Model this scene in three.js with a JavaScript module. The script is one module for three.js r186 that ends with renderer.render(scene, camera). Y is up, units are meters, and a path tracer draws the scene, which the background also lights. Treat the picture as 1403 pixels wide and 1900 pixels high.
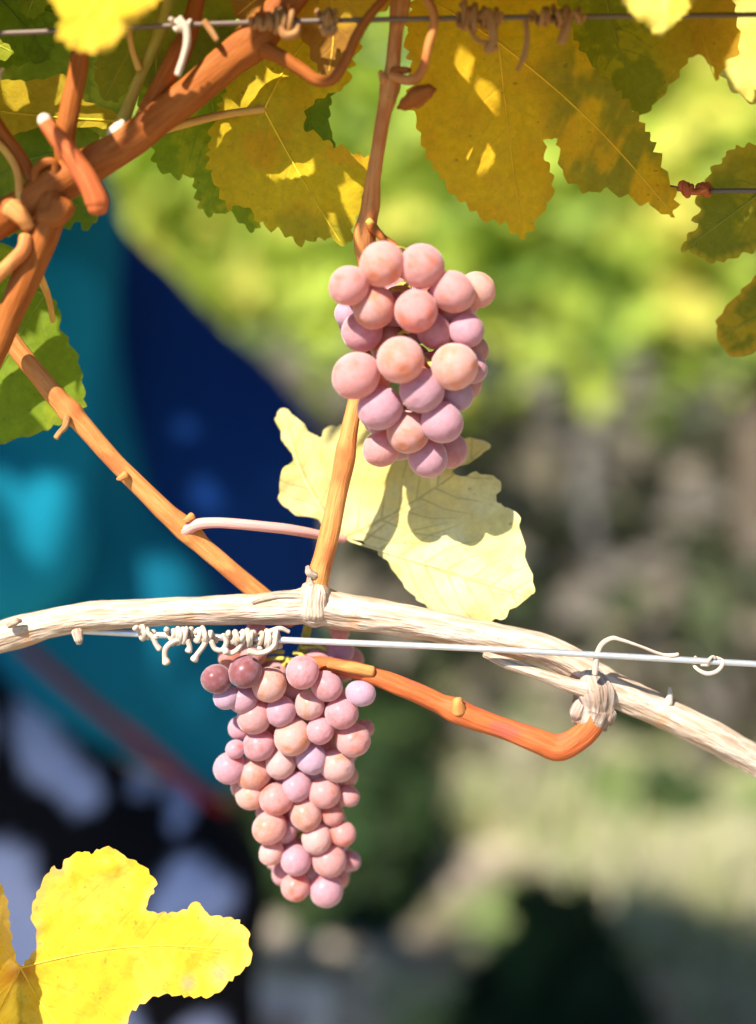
import * as THREE from 'three';
import { Sky } from 'three/addons/objects/Sky.js';
import { mergeGeometries } from 'three/addons/utils/BufferGeometryUtils.js';

// ---------------------------------------------------------------- camera, sky, sun, exposure
const scene = new THREE.Scene();
const FOV = 38, CAM = new THREE.Vector3(0, 1.2, 0.52), PITCH = THREE.MathUtils.degToRad(-10);
const camera = new THREE.PerspectiveCamera(FOV, 756 / 1024, 0.02, 400);
camera.position.copy(CAM);
camera.rotation.set(PITCH, 0, 0);
camera.focus = 0.528;
camera.userData.fStop = 2.75;
const SUN = new THREE.Vector3(-0.40, 0.72, 0.57).normalize();
const sky = new Sky();
sky.scale.setScalar(300);
Object.assign(sky.material.uniforms.sunPosition.value, SUN.clone());
sky.material.uniforms.turbidity.value = 5;
sky.material.uniforms.rayleigh.value = 0.8;
sky.material.uniforms.mieCoefficient.value = 0.004;
sky.name = 'sky';
sky.userData.kind = 'structure';
scene.add(sky);
scene.environmentIntensity = 0.12;
const sun = new THREE.DirectionalLight(new THREE.Color(1.0, 0.94, 0.84), 5.0);
sun.target.position.set(0, 0.6, -1);
sun.position.copy(SUN).multiplyScalar(12).add(sun.target.position);
sun.castShadow = true;
sun.shadow.mapSize.set(4096, 4096);
Object.assign(sun.shadow.camera, { left: -6, right: 6, top: 6, bottom: -6, near: 0.5, far: 40 });
scene.add(sun, sun.target);
const renderer = new THREE.WebGLRenderer({ antialias: true });
renderer.toneMapping = THREE.LinearToneMapping;
renderer.toneMappingExposure = 2.25;
renderer.shadowMap.enabled = true;

// ---------------------------------------------------------------- helpers
function rng(seed) { let s = seed >>> 0; return () => { s = (s + 0x6d2b79f5) | 0; let t = Math.imul(s ^ (s >>> 15), 1 | s); t = (t + Math.imul(t ^ (t >>> 7), 61 | t)) ^ t; return ((t ^ (t >>> 14)) >>> 0) / 4294967296; }; }
const hash = (x, y, z) => { let h = Math.imul(x, 374761393) ^ Math.imul(y, 668265263) ^ Math.imul(z, 2147483647 - 1234577); h = Math.imul(h ^ (h >>> 13), 1274126177); return ((h ^ (h >>> 16)) >>> 0) / 4294967296; };
const sm = (t) => t * t * (3 - 2 * t), lerp = (a, b, t) => a + (b - a) * t, clamp = (x, a = 0, b = 1) => Math.min(b, Math.max(a, x));
const smooth = (a, b, x) => sm(clamp((x - a) / (b - a)));
function noise(x, y, z = 0) {
  const i = Math.floor(x), j = Math.floor(y), k = Math.floor(z), u = sm(x - i), v = sm(y - j), w = sm(z - k);
  const f = (c) => lerp(lerp(hash(i, j, c), hash(i + 1, j, c), u), lerp(hash(i, j + 1, c), hash(i + 1, j + 1, c), u), v);
  return w === 0 ? f(k) : lerp(f(k), f(k + 1), w);
}
const fbm = (x, y, z = 0, n = 4) => { let s = 0, a = 0.5, t = 0; for (let i = 0; i < n; i++) { s += a * noise(x, y, z + i * 17); t += a; a *= 0.5; x = x * 2 + 3.1; y = y * 2 + 7.7; } return s / t; };

const TAN = Math.tan(THREE.MathUtils.degToRad(FOV / 2)), CP = Math.cos(PITCH), SP = Math.sin(PITCH);
// the point where the sight line of a photograph pixel meets the vertical plane at z
function P(px, py, z) {
  const x = ((px - 701.5) / 950) * TAN, y = ((950 - py) / 950) * TAN;
  const dy = y * CP + SP, dz = y * SP - CP, t = (z - CAM.z) / dz;
  return new THREE.Vector3(CAM.x + x * t, CAM.y + dy * t, z);
}
function unP(v) { // back to photograph pixels
  const dy = v.y - CAM.y, dz = v.z - CAM.z, d = -(dy * -SP + dz * CP) * 1, up = dy * CP + dz * SP, dep = -(dz * CP - dy * SP);
  return [701.5 + ((v.x - CAM.x) / dep / TAN) * 950, 950 - (up / dep / TAN) * 950, dep];
}
const S = (z) => ((CAM.z - z) * TAN) / 950; // metres per photograph pixel
const used = {};
function numbered(name) { const n = used[name] = (used[name] ?? -1) + 1; return n ? name + '_' + String(n).padStart(3, '0') : name; }
function tag(o, label, category, group, kind) { if (label) o.userData.label = label; if (category) o.userData.category = category; if (group) o.userData.group = group; if (kind) o.userData.kind = kind; return o; }
function thing(name, at, label, category, group) { const g = new THREE.Group(); g.name = numbered(name); g.position.copy(at); scene.add(g); return tag(g, label, category, group); }
function part(name, geo, mat, parent, world = true) {
  const m = new THREE.Mesh(geo, mat); m.name = name; m.castShadow = m.receiveShadow = true;
  if (world && parent.isObject3D && parent !== scene) { const p = new THREE.Vector3(); parent.getWorldPosition(p); m.position.sub(p); }
  parent.add(m); return m;
}
function dataTex(w, h, f, srgb) {
  const d = new Uint8Array(w * h * 4);
  for (let y = 0; y < h; y++) for (let x = 0; x < w; x++) {
    const c = f((x + 0.5) / w, (y + 0.5) / h), o = (y * w + x) * 4;
    for (let k = 0; k < 3; k++) { const v = clamp(c[k] ?? c[0]); d[o + k] = 255 * (srgb ? (v <= 0.0031308 ? v * 12.92 : 1.055 * Math.pow(v, 1 / 2.4) - 0.055) : v); }
    d[o + 3] = 255;
  }
  const t = new THREE.DataTexture(d, w, h);
  t.magFilter = THREE.LinearFilter; t.minFilter = THREE.LinearMipmapLinearFilter; t.generateMipmaps = true;
  t.wrapS = t.wrapT = THREE.RepeatWrapping;
  if (srgb) t.colorSpace = THREE.SRGBColorSpace;
  t.needsUpdate = true; return t;
}
const mix3 = (a, b, t) => [lerp(a[0], b[0], t), lerp(a[1], b[1], t), lerp(a[2], b[2], t)];

// ---------------------------------------------------------------- materials of stems and wires
function barkMat(c1, c2, c3, streak, bump, rough, seed) {
  // u runs along the stem (one repeat every 60 mm), v around it
  const w = 512, h = 256;
  const wrapN = (u, v, fu, fv, z) => { const a = fbm(u * fu, v * fv, z), b = fbm(u * fu, (v - 1) * fv, z); return lerp(a, b, sm(v)); };
  const wrapU = (u, v, fu, fv, z) => lerp(wrapN(u, v, fu, fv, z), wrapN(u - 1, v, fu, fv, z), smooth(0.8, 1, u));
  const hgt = (u, v) => wrapU(u, v, 5, 26, seed) * 0.65 + wrapU(u, v, 14, 60, seed + 3) * 0.35;
  const map = dataTex(w, h, (u, v) => { const s = hgt(u, v), b = wrapU(u, v, 4, 3, seed + 9); const dot = smooth(0.72, 0.8, wrapU(u, v, 50, 34, seed + 5)); return mix3(mix3(mix3(c1, c2, clamp((s - 0.5) * 2.6 * streak + 0.5)), c3, smooth(0.55, 0.75, b) * 0.75), [0.1, 0.05, 0.03], dot * 0.35); }, true);
  const bm = dataTex(w, h, (u, v) => { const s = hgt(u, v); return [s, s, s]; });
  return new THREE.MeshPhysicalMaterial({ map, bumpMap: bm, bumpScale: bump, roughness: rough, specularIntensity: 0.25 });
}
const M = {};
M.shoot = barkMat([0.50, 0.17, 0.042], [0.60, 0.25, 0.075], [0.44, 0.12, 0.035], 1.2, 0.0004, 0.62, 11);
M.brownCane = barkMat([0.27, 0.068, 0.010], [0.36, 0.11, 0.022], [0.22, 0.048, 0.010], 1.2, 0.0004, 0.62, 21);
M.redShoot = barkMat([0.43, 0.09, 0.025], [0.52, 0.135, 0.04], [0.42, 0.09, 0.06], 1.2, 0.0004, 0.62, 31);
M.oldCane = barkMat([0.40, 0.27, 0.175], [0.60, 0.46, 0.35], [0.50, 0.27, 0.14], 1.6, 0.0012, 0.8, 41);
M.knot = barkMat([0.26, 0.18, 0.13], [0.46, 0.36, 0.29], [0.36, 0.22, 0.14], 1.8, 0.0016, 0.9, 47);
M.petiole = barkMat([0.62, 0.30, 0.06], [0.66, 0.40, 0.10], [0.55, 0.22, 0.06], 0.6, 0.0002, 0.5, 51);
M.pinkPetiole = barkMat([0.62, 0.26, 0.22], [0.70, 0.36, 0.30], [0.62, 0.22, 0.15], 0.6, 0.0002, 0.45, 61);
M.olivePetiole = barkMat([0.40, 0.30, 0.04], [0.48, 0.38, 0.07], [0.42, 0.24, 0.05], 0.6, 0.0002, 0.5, 71);
M.paleTendril = barkMat([0.44, 0.32, 0.23], [0.62, 0.52, 0.43], [0.46, 0.28, 0.16], 1.0, 0.0003, 0.7, 81);
M.brownTendril = barkMat([0.34, 0.15, 0.05], [0.44, 0.23, 0.09], [0.26, 0.10, 0.03], 1.0, 0.0003, 0.7, 91);
M.greenStem = barkMat([0.50, 0.46, 0.06], [0.62, 0.55, 0.12], [0.5, 0.36, 0.08], 0.6, 0.0002, 0.5, 95);
M.wire = new THREE.MeshPhysicalMaterial({ color: new THREE.Color(0.62, 0.63, 0.66), metalness: 0.75, roughness: 0.42, bumpMap: dataTex(128, 64, (u, v) => { const s = fbm(u * 30, v * 8, 3); return [s, s, s]; }), bumpScale: 0.0002 });
M.dullWire = new THREE.MeshPhysicalMaterial({ color: new THREE.Color(0.16, 0.11, 0.08), metalness: 0.3, roughness: 0.55 });
M.darkWire = new THREE.MeshPhysicalMaterial({ color: new THREE.Color(0.16, 0.12, 0.09), metalness: 0.5, roughness: 0.6 });
M.tip = new THREE.MeshPhysicalMaterial({ color: new THREE.Color(0.60, 0.46, 0.33), roughness: 0.8 });

// a stem through photograph points [px, py, z, radius in pixels]
function stem(pts, o = {}) {
  const { radial = 14, per = 10, rough = 0.06, seed = 1, cap = true, lump = 0 } = o;
  const curve = new THREE.CatmullRomCurve3(pts.map((p) => P(p[0], p[1], p[2])), false, 'centripetal'), n = pts.length - 1, N = n * per;
  const rad = (t) => { const f = clamp(t) * n, i = Math.min(n - 1, Math.floor(f)), k = sm(f - i); return lerp(pts[i][3] * S(pts[i][2]), pts[i + 1][3] * S(pts[i + 1][2]), k); };
  const rings = [];
  let len = 0, prev = null;
  for (let i = 0; i <= N; i++) { const t = i / N, c = curve.getPoint(t); if (prev) len += c.distanceTo(prev); prev = c; rings.push({ c, r: rad(t), len, tan: curve.getTangent(t) }); }
  if (cap) for (const end of [0, 1]) {
    const base = end ? rings[rings.length - 1] : rings[0], s = end ? 1 : -1, extra = [];
    for (const a of [0.5, 0.85, 1.2, 1.54]) extra.push({ c: base.c.clone().addScaledVector(base.tan, s * Math.sin(a) * base.r * 0.6), r: base.r * Math.cos(a), len: base.len + s * Math.sin(a) * base.r, tan: base.tan });
    if (end) rings.push(...extra); else rings.unshift(...extra.reverse());
  }
  const pos = [], uv = [], idx = [], up = new THREE.Vector3(0.3, 0.2, 1).normalize();
  let nrm = null;
  rings.forEach((g, i) => {
    if (!nrm) nrm = up.clone();
    nrm.addScaledVector(g.tan, -nrm.dot(g.tan)).normalize();
    const bi = new THREE.Vector3().crossVectors(g.tan, nrm);
    for (let j = 0; j <= radial; j++) {
      const a = (j / radial) * Math.PI * 2, ca = Math.cos(a), sa = Math.sin(a);
      let r = g.r * (1 + rough * 2 * (noise(g.len / (g.r * 3 + 0.0004) + 50, ca * 1.6 + 9, sa * 1.6 + seed * 7) - 0.5) + lump * (fbm(g.len * 90 + 5, ca * 2.2 + 9, sa * 2.2 + seed * 3) - 0.5));
      const v = g.c.clone().addScaledVector(nrm, r * ca).addScaledVector(bi, r * sa);
      pos.push(v.x, v.y, v.z); uv.push(g.len / 0.06, j / radial);
    }
    if (i) for (let j = 0; j < radial; j++) { const a = (i - 1) * (radial + 1) + j, b = a + radial + 1; idx.push(a, a + 1, b, b, a + 1, b + 1); }
  });
  const g = new THREE.BufferGeometry();
  g.setAttribute('position', new THREE.Float32BufferAttribute(pos, 3)); g.setAttribute('uv', new THREE.Float32BufferAttribute(uv, 2)); g.setIndex(idx);
  g.computeVertexNormals();
  const nn = g.attributes.normal, A = new THREE.Vector3(), B = new THREE.Vector3();
  rings.forEach((_, i) => { const a = i * (radial + 1), b = a + radial; A.fromBufferAttribute(nn, a).add(B.fromBufferAttribute(nn, b)).normalize(); nn.setXYZ(a, A.x, A.y, A.z); nn.setXYZ(b, A.x, A.y, A.z); });
  return g;
}
// tube through world points
function cord(points, r, o = {}) {
  const q = points.map((v) => { const [x, y] = unP(v); return [x, y, v.z, 0]; });
  q.forEach((p, i) => { p[3] = (Array.isArray(r) ? r[i] : r) / S(p[2]); });
  return stem(q, { radial: 8, per: 4, rough: 0.1, ...o });
}

// ---------------------------------------------------------------- leaves: outline -> triangulated blade
function delaunay(p) {
  const n = p.length, big = 1e5, v = p.concat([[-big, -big], [big, -big], [0, big]]);
  const cc = (a, b, c) => { const [ax, ay] = v[a], [bx, by] = v[b], [cx, cy] = v[c], d = 2 * (ax * (by - cy) + bx * (cy - ay) + cx * (ay - by)), A = ax * ax + ay * ay, B = bx * bx + by * by, C = cx * cx + cy * cy; const x = (A * (by - cy) + B * (cy - ay) + C * (ay - by)) / d, y = (A * (cx - bx) + B * (ax - cx) + C * (bx - ax)) / d; return { a, b, c, x, y, r: (ax - x) ** 2 + (ay - y) ** 2 }; };
  const order = [...p.keys()].sort((a, b) => p[a][0] - p[b][0]);
  let open = [cc(n, n + 1, n + 2)];
  const done = [];
  for (const i of order) {
    const [x, y] = v[i], edge = new Map(), keep = [];
    for (const t of open) {
      const dx = x - t.x;
      if (dx > 0 && dx * dx > t.r) { done.push(t); continue; }
      if (dx * dx + (y - t.y) ** 2 < t.r) for (const [e, f] of [[t.a, t.b], [t.b, t.c], [t.c, t.a]]) { const k = e < f ? e * 1e6 + f : f * 1e6 + e; edge.has(k) ? edge.set(k, null) : edge.set(k, [e, f]); }
      else keep.push(t);
    }
    open = keep;
    for (const e of edge.values()) if (e) open.push(cc(e[0], e[1], i));
  }
  return done.concat(open).filter((t) => t.a < n && t.b < n && t.c < n).map((t) => [t.a, t.b, t.c]);
}
function inside(poly, x, y) { let c = false; for (let i = 0, j = poly.length - 1; i < poly.length; j = i++) { const [a, b] = poly[i], [d, e] = poly[j]; if (b > y !== e > y && x < ((d - a) * (y - b)) / (e - b) + a) c = !c; } return c; }
const segDist = (x, y, s) => { const dx = s[2] - s[0], dy = s[3] - s[1], t = clamp(((x - s[0]) * dx + (y - s[1]) * dy) / (dx * dx + dy * dy + 1e-6)); return Math.hypot(x - s[0] - t * dx, y - s[1] - t * dy) / (s[4] * (1.05 - 0.75 * t)); };
// smooth outline with saw teeth
function serrate(pts, seed, tooth, amp) {
  const R = rng(seed), curve = new THREE.CatmullRomCurve3(pts.map((p) => new THREE.Vector3(p[0], p[1], 0)), true, 'centripetal');
  const L = curve.getLength(), n = Math.round(L / 4.5), out = [];
  let area = 0; pts.forEach((p, i) => { const q = pts[(i + 1) % pts.length]; area += p[0] * q[1] - q[0] * p[1]; });
  const sgn = area > 0 ? 1 : -1;
  let at = 0, next = tooth * (0.6 + R()), k = 1;
  curve.arcLengthDivisions = n * 3;
  for (let i = 0; i < n; i++) {
    const u = i / n, c = curve.getPointAt(u), t = curve.getTangentAt(u), s = u * L;
    if (s - at > next) { at += next; next = tooth * (0.55 + 0.9 * R()); k = 0.5 + R(); }
    const f = (s - at) / next, saw = f < 0.72 ? Math.pow(f / 0.72, 0.8) : 1 - (f - 0.72) / 0.28;
    const off = (saw - 0.55) * amp * k;
    out.push([c.x + t.y * sgn * off, c.y - t.x * sgn * off]);
  }
  return out;
}
const gauss = (x, y, cx, cy, r) => Math.exp(-((x - cx) ** 2 + (y - cy) ** 2) / (r * r));
/* o: pts outline px, at: attach px, z, shape(dx,dy,px,py)->metres, colours a/b (b in blotches), vein, spots */
function leaf(o) {
  const { label, category = 'leaf', pts, at, z, seed, a, b, blotch = 0.5, edge = null, vein = [0.7, 0.6, 0.2], tooth = 26, amp = 9, trans = 0.35, step = 11, wave = 0.0022, group, veins = true, coat = 0.12, patch } = o;
  const poly = serrate(pts, seed, tooth, amp), [ax, ay] = at;
  let x0 = 1e9, x1 = -1e9, y0 = 1e9, y1 = -1e9;
  for (const [x, y] of poly) { x0 = Math.min(x0, x); x1 = Math.max(x1, x); y0 = Math.min(y0, y); y1 = Math.max(y1, y); }
  // main veins run to the far points of the outline
  const rr = poly.map(([x, y]) => Math.hypot(x - ax, y - ay)), tips = [];
  const span = Math.max(8, Math.round(poly.length / 16)), maxR = Math.max(...rr);
  rr.forEach((r, i) => { if (r < maxR * 0.38) return; for (let k = -span; k <= span; k++) if (rr[(i + k + rr.length) % rr.length] > r) return; tips.push(poly[i]); });
  const main = [], segs = [], R = rng(seed + 5);
  for (const [tx, ty] of tips) {
    const bend = (R() - 0.5) * 0.16, line = [];
    for (let k = 0; k <= 6; k++) { const t = k / 6 * 0.96, w = Math.sin(t * Math.PI) * bend; line.push([lerp(ax, tx, t) - (ty - ay) * w, lerp(ay, ty, t) + (tx - ax) * w]); }
    main.push(line);
    for (let k = 0; k < 6; k++) segs.push([...line[k], ...line[k + 1], lerp(3.0, 1.2, k / 6)]);
    const L = Math.hypot(tx - ax, ty - ay), nb = Math.max(2, Math.round(L / 45));
    for (let k = 1; k <= nb; k++) for (const sd of [-1, 1]) {
      const t = (k - 0.4 + R() * 0.3) / (nb + 0.6), i = Math.min(5, Math.floor(t * 6)), bx = lerp(line[i][0], line[i + 1][0], t * 6 - i), by = lerp(line[i][1], line[i + 1][1], t * 6 - i);
      const an = Math.atan2(ty - ay, tx - ax) + sd * (0.75 + R() * 0.2), l = L * 0.42 * (1 - 0.6 * t);
      const mx = bx + Math.cos(an) * l * 0.55, my = by + Math.sin(an) * l * 0.55, an2 = an - sd * 0.25;
      segs.push([bx, by, mx, my, 1.5], [mx, my, mx + Math.cos(an2) * l * 0.5, my + Math.sin(an2) * l * 0.5, 0.9]);
    }
  }
  const shape = o.shape ?? (() => 0);
  const zOf = (x, y) => z + shape(x - ax, y - ay, x, y) + wave * 2 * (fbm(x / 95 + seed, y / 95, seed) - 0.5) + wave * 0.5 * (noise(x / 26 + seed, y / 26, seed) - 0.5);
  // vertices
  const V = poly.slice(), J = rng(seed + 9);
  for (let y = y0 + step / 2; y < y1; y += step) for (let x = x0 + step / 2; x < x1; x += step) {
    const px = x + (J() - 0.5) * step * 0.5, py = y + (J() - 0.5) * step * 0.5;
    if (!inside(poly, px, py)) continue;
    let near = 1e9; for (const [qx, qy] of poly) near = Math.min(near, (qx - px) ** 2 + (qy - py) ** 2);
    if (near > (step * 0.5) ** 2) V.push([px, py]);
  }
  const tri = delaunay(V).filter((t) => inside(poly, (V[t[0]][0] + V[t[1]][0] + V[t[2]][0]) / 3, (V[t[0]][1] + V[t[1]][1] + V[t[2]][1]) / 3));
  const pos = [], uv = [], idx = [];
  for (const [x, y] of V) { const p = P(x, y, zOf(x, y)); pos.push(p.x, p.y, p.z); const g = unP(p.clone().setZ(z)); uv.push((g[0] - x0) / (x1 - x0), (g[1] - y0) / (y1 - y0)); } // the print lies flat on the leaf's own plane
  for (const [i, j, k] of tri) { const cr = (V[j][0] - V[i][0]) * (V[k][1] - V[i][1]) - (V[j][1] - V[i][1]) * (V[k][0] - V[i][0]); cr < 0 ? idx.push(i, j, k) : idx.push(i, k, j); }
  const geo = new THREE.BufferGeometry();
  geo.setAttribute('position', new THREE.Float32BufferAttribute(pos, 3)); geo.setAttribute('uv', new THREE.Float32BufferAttribute(uv, 2)); geo.setIndex(idx); geo.computeVertexNormals();
  // colour and relief
  const W = 320, H = 320, dist = new Float32Array(W * H);
  for (let j = 0; j < H; j++) for (let i = 0; i < W; i++) { const x = lerp(x0, x1, (i + 0.5) / W), y = lerp(y0, y1, (j + 0.5) / H); let d = 9; for (const s of segs) { const e = segDist(x, y, s); if (e < d) d = e; } dist[j * W + i] = d; }
  const dOf = (u, v) => dist[Math.min(H - 1, Math.floor(v * H)) * W + Math.min(W - 1, Math.floor(u * W))];
  const ep = poly.filter((_, i) => i % 4 === 0);
  const map = dataTex(W, H, (u, v) => {
    const x = lerp(x0, x1, u), y = lerp(y0, y1, v), d = dOf(u, v);
    const n = fbm(x / 70 + seed * 3, y / 70, seed), f = fbm(x / 12, y / 12, seed + 4, 3), g = noise(x / 3.2, y / 3.2, seed);
    let c = mix3(a, b, smooth(0.62 - blotch * 0.35, 0.78 - blotch * 0.2, n + (f - 0.5) * 0.2 + (d > 2.4 ? 0.05 : -0.04)));
    if (patch) c = patch(x, y, c, n, f);
    const bright = 0.82 + 0.28 * f + 0.1 * (g - 0.5);
    c = c.map((q) => q * bright);
    c = mix3(c, vein, (o.veinMix ?? 0.25) * (1 - smooth(0.3, 2.2, d)));
    if (edge) { let near = 1e9; for (const [qx, qy] of ep) near = Math.min(near, (qx - x) ** 2 + (qy - y) ** 2); c = mix3(c, edge, 0.75 * (1 - smooth(3, 16 + 22 * (n - 0.3), Math.sqrt(near)))); }
    const sp = fbm(x / 9 + 40, y / 9, seed + 8, 2); c = mix3(c, [0.16, 0.07, 0.02], 0.45 * smooth(0.85, 0.92, sp));
    return c;
  }, true);
  const bmp = dataTex(W, H, (u, v) => { const x = lerp(x0, x1, u), y = lerp(y0, y1, v), d = dOf(u, v); const h = 0.3 * smooth(0.2, 3.4, d) + 0.5 * fbm(x / 14, y / 14, seed + 2, 3) + 0.15 * noise(x / 4, y / 4, 7); return [h, h, h]; });
  map.wrapS = map.wrapT = bmp.wrapS = bmp.wrapT = THREE.ClampToEdgeWrapping;
  const mat = new THREE.MeshPhysicalMaterial({ map, bumpMap: bmp, bumpScale: 0.0004, roughness: 1, specularIntensity: 0.35, transmission: trans, thickness: 0, clearcoat: coat, clearcoatRoughness: 0.5, side: THREE.DoubleSide });
  const t = thing('vine_leaf', P(ax, ay, zOf(ax, ay)), label, category, group);
  part('blade', geo, mat, t);
  if (veins) {
    const vm = new THREE.MeshPhysicalMaterial({ color: new THREE.Color(...vein.map((q, i) => lerp(q, a[i], 0.75))), roughness: 0.7 });
    for (const line of main) {
      if (!line.every(([x, y]) => inside(poly, x, y) || Math.hypot(x - ax, y - ay) < 6)) continue;
      const cv = new THREE.CatmullRomCurve3(line.map(([x, y]) => new THREE.Vector3(x, y, 0))), fine = [];
      for (let q = 0; q <= 30; q++) { const c = cv.getPoint(q / 30); fine.push([c.x, c.y, zOf(c.x, c.y) + 0.00012, lerp(2.2, 0.7, q / 30)]); }
      part('vein', stem(fine, { radial: 6, per: 2, rough: 0.05, cap: false }), vm, t);
    }
  }
  if (o.petiole) part('petiole', stem(o.petiole.map((p) => [p[0], p[1], p[2] ?? zOf(p[0], p[1]), p[3]]), { radial: 10, per: 8, seed }), o.petioleMat ?? M.petiole, t);
  return t;
}

// ---------------------------------------------------------------- ground
{
  const tex = dataTex(1024, 1024, (u, v) => {
    const w = (fx, z, k = 4) => { const s = smooth(0.85, 1, u), q = smooth(0.85, 1, v); return lerp(lerp(fbm(u * fx, v * fx, z, k), fbm((u - 1) * fx, v * fx, z, k), s), lerp(fbm(u * fx, (v - 1) * fx, z, k), fbm((u - 1) * fx, (v - 1) * fx, z, k), s), q); };
    const n = w(6, 1), f = w(40, 3), g = w(11, 7), d = w(120, 5, 2);
    let c = mix3([0.42, 0.34, 0.26], [0.11, 0.08, 0.05], smooth(0.42, 0.62, f * 0.4 + n * 0.6));
    c = mix3(c, [0.12, 0.17, 0.04], smooth(0.53, 0.64, n));
    c = mix3(c, [0.34, 0.31, 0.16], smooth(0.52, 0.64, g) * 0.7);
    return c.map((q) => q * (0.7 + 0.6 * d));
  }, true);
  tex.repeat.set(60, 60);
  const bump = dataTex(512, 512, (u, v) => { const s = fbm(u * 60, v * 60, 2); return [s, s, s]; });
  bump.repeat.set(120, 120);
  const g = new THREE.PlaneGeometry(240, 240, 240, 240).rotateX(-Math.PI / 2), p = g.attributes.position;
  for (let i = 0; i < p.count; i++) { const x = p.getX(i), z = p.getZ(i); p.setY(i, 0.10 * (fbm(x / 1.7, z / 1.7, 3) - 0.5) + (Math.abs(x) > 8 || Math.abs(z) > 8 ? 0 : 0.0)); }
  g.computeVertexNormals();
  const m = new THREE.Mesh(g, new THREE.MeshStandardMaterial({ map: tex, bumpMap: bump, bumpScale: 0.03, roughness: 1 }));
  m.name = 'ground'; m.receiveShadow = true; scene.add(tag(m, null, null, null, 'structure'));
}

// a five-lobed leaf one unit wide, folded a little along its midrib, used for foliage nobody could count
const lobes = [[0, -0.02], [0.14, -0.2], [0.34, -0.26], [0.33, -0.12], [0.5, -0.06], [0.56, 0.14], [0.4, 0.2], [0.34, 0.3], [0.42, 0.5], [0.24, 0.56], [0.16, 0.62], [0.08, 0.82], [0, 0.9]];
const lobesAll = lobes.concat(lobes.slice(1, -1).reverse().map(([x, y]) => [-x, y]));
function smallLeaf(fold, droop) {
  const pos = [0, 0.12, 0.02], idx = [];
  for (const [x, y] of lobesAll) pos.push(x, y, Math.abs(x) * fold - droop * (x * x + (y - 0.12) ** 2) + 0.03 * Math.sin(9 * x + 7 * y));
  const n = lobesAll.length;
  for (let i = 0; i < n; i++) idx.push(0, 1 + i, 1 + ((i + 1) % n));
  const g = new THREE.BufferGeometry();
  g.setAttribute('position', new THREE.Float32BufferAttribute(pos, 3)); g.setIndex(idx); g.computeVertexNormals();
  return g;
}
const leafMat = (c, t = 0.4) => new THREE.MeshPhysicalMaterial({ color: c, roughness: 1, specularIntensity: 0.3, transmission: t, thickness: 0, clearcoat: 0.05, clearcoatRoughness: 0.5, side: THREE.DoubleSide });
function foliage(name, spots, mat, label, category, parent = scene) { // spots: {m: Matrix4, c: [r,g,b]}
  const geo = smallLeaf(0.25, 0.35), im = new THREE.InstancedMesh(geo, mat, spots.length);
  spots.forEach((s, i) => { im.setMatrixAt(i, s.m); im.setColorAt(i, new THREE.Color(...s.c)); });
  im.name = parent === scene ? numbered(name) : name; im.castShadow = im.receiveShadow = true;
  parent.add(tag(im, label, category, null, 'stuff'));
  return im;
}
function pose(x, y, z, size, R, tilt = 1.0) { // blades hang with the tip down, faces up and outwards
  const e = new THREE.Euler(Math.PI + (R() - 0.8) * 1.5 * tilt, (R() - 0.5) * 2.4, (R() - 0.5) * 1.6, 'YXZ');
  return new THREE.Matrix4().compose(new THREE.Vector3(x, y, z), new THREE.Quaternion().setFromEuler(e), new THREE.Vector3(size, size, size));
}

// ---------------------------------------------------------------- grass between the rows
{
  const R = rng(77), spots = [];
  const blade = (a, h, w, bend) => { const g = new THREE.PlaneGeometry(w, h, 1, 3).translate(0, h / 2, 0), p = g.attributes.position; for (let i = 0; i < p.count; i++) { const t = p.getY(i) / h; p.setX(i, p.getX(i) * (1 - 0.85 * t)); p.setZ(i, bend * t * t); } return g.rotateY(a); };
  const geo = mergeGeometries([0, 1, 2, 3, 4, 5, 6].map((k) => blade(k * 0.9 + 0.3, 0.06 + 0.05 * R(), 0.009, 0.03 + 0.05 * R()).translate((R() - 0.5) * 0.06, 0, (R() - 0.5) * 0.06)));
  geo.computeVertexNormals();
  for (let i = 0; i < 26000; i++) {
    const z = -0.9 - 7 * Math.pow(R(), 1.3), x = (R() - 0.5) * (2.4 + -z * 1.1);
    const d = fbm(x * 1.5 + 20, z * 1.5, 4);
    if (d < 0.44 + 0.22 * R()) continue;
    const s = 0.6 + 0.9 * R(), g = R();
    spots.push({ m: new THREE.Matrix4().compose(new THREE.Vector3(x, -0.04, z), new THREE.Quaternion().setFromEuler(new THREE.Euler(0, R() * 6, 0)), new THREE.Vector3(s, s, s)), c: g < 0.35 ? [0.16 + 0.1 * R(), 0.24 + 0.08 * R(), 0.05] : [0.46, 0.41, 0.20 + 0.1 * R()] });
  }
  const im = new THREE.InstancedMesh(geo, new THREE.MeshPhysicalMaterial({ color: 0xffffff, roughness: 1, transmission: 0.3, thickness: 0, side: THREE.DoubleSide }), spots.length);
  spots.forEach((s, i) => { im.setMatrixAt(i, s.m); im.setColorAt(i, new THREE.Color(...s.c)); });
  im.name = 'grass'; im.receiveShadow = im.castShadow = true; scene.add(tag(im, 'short green and straw coloured grass between the vine rows', 'grass', null, 'stuff'));
}

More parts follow.
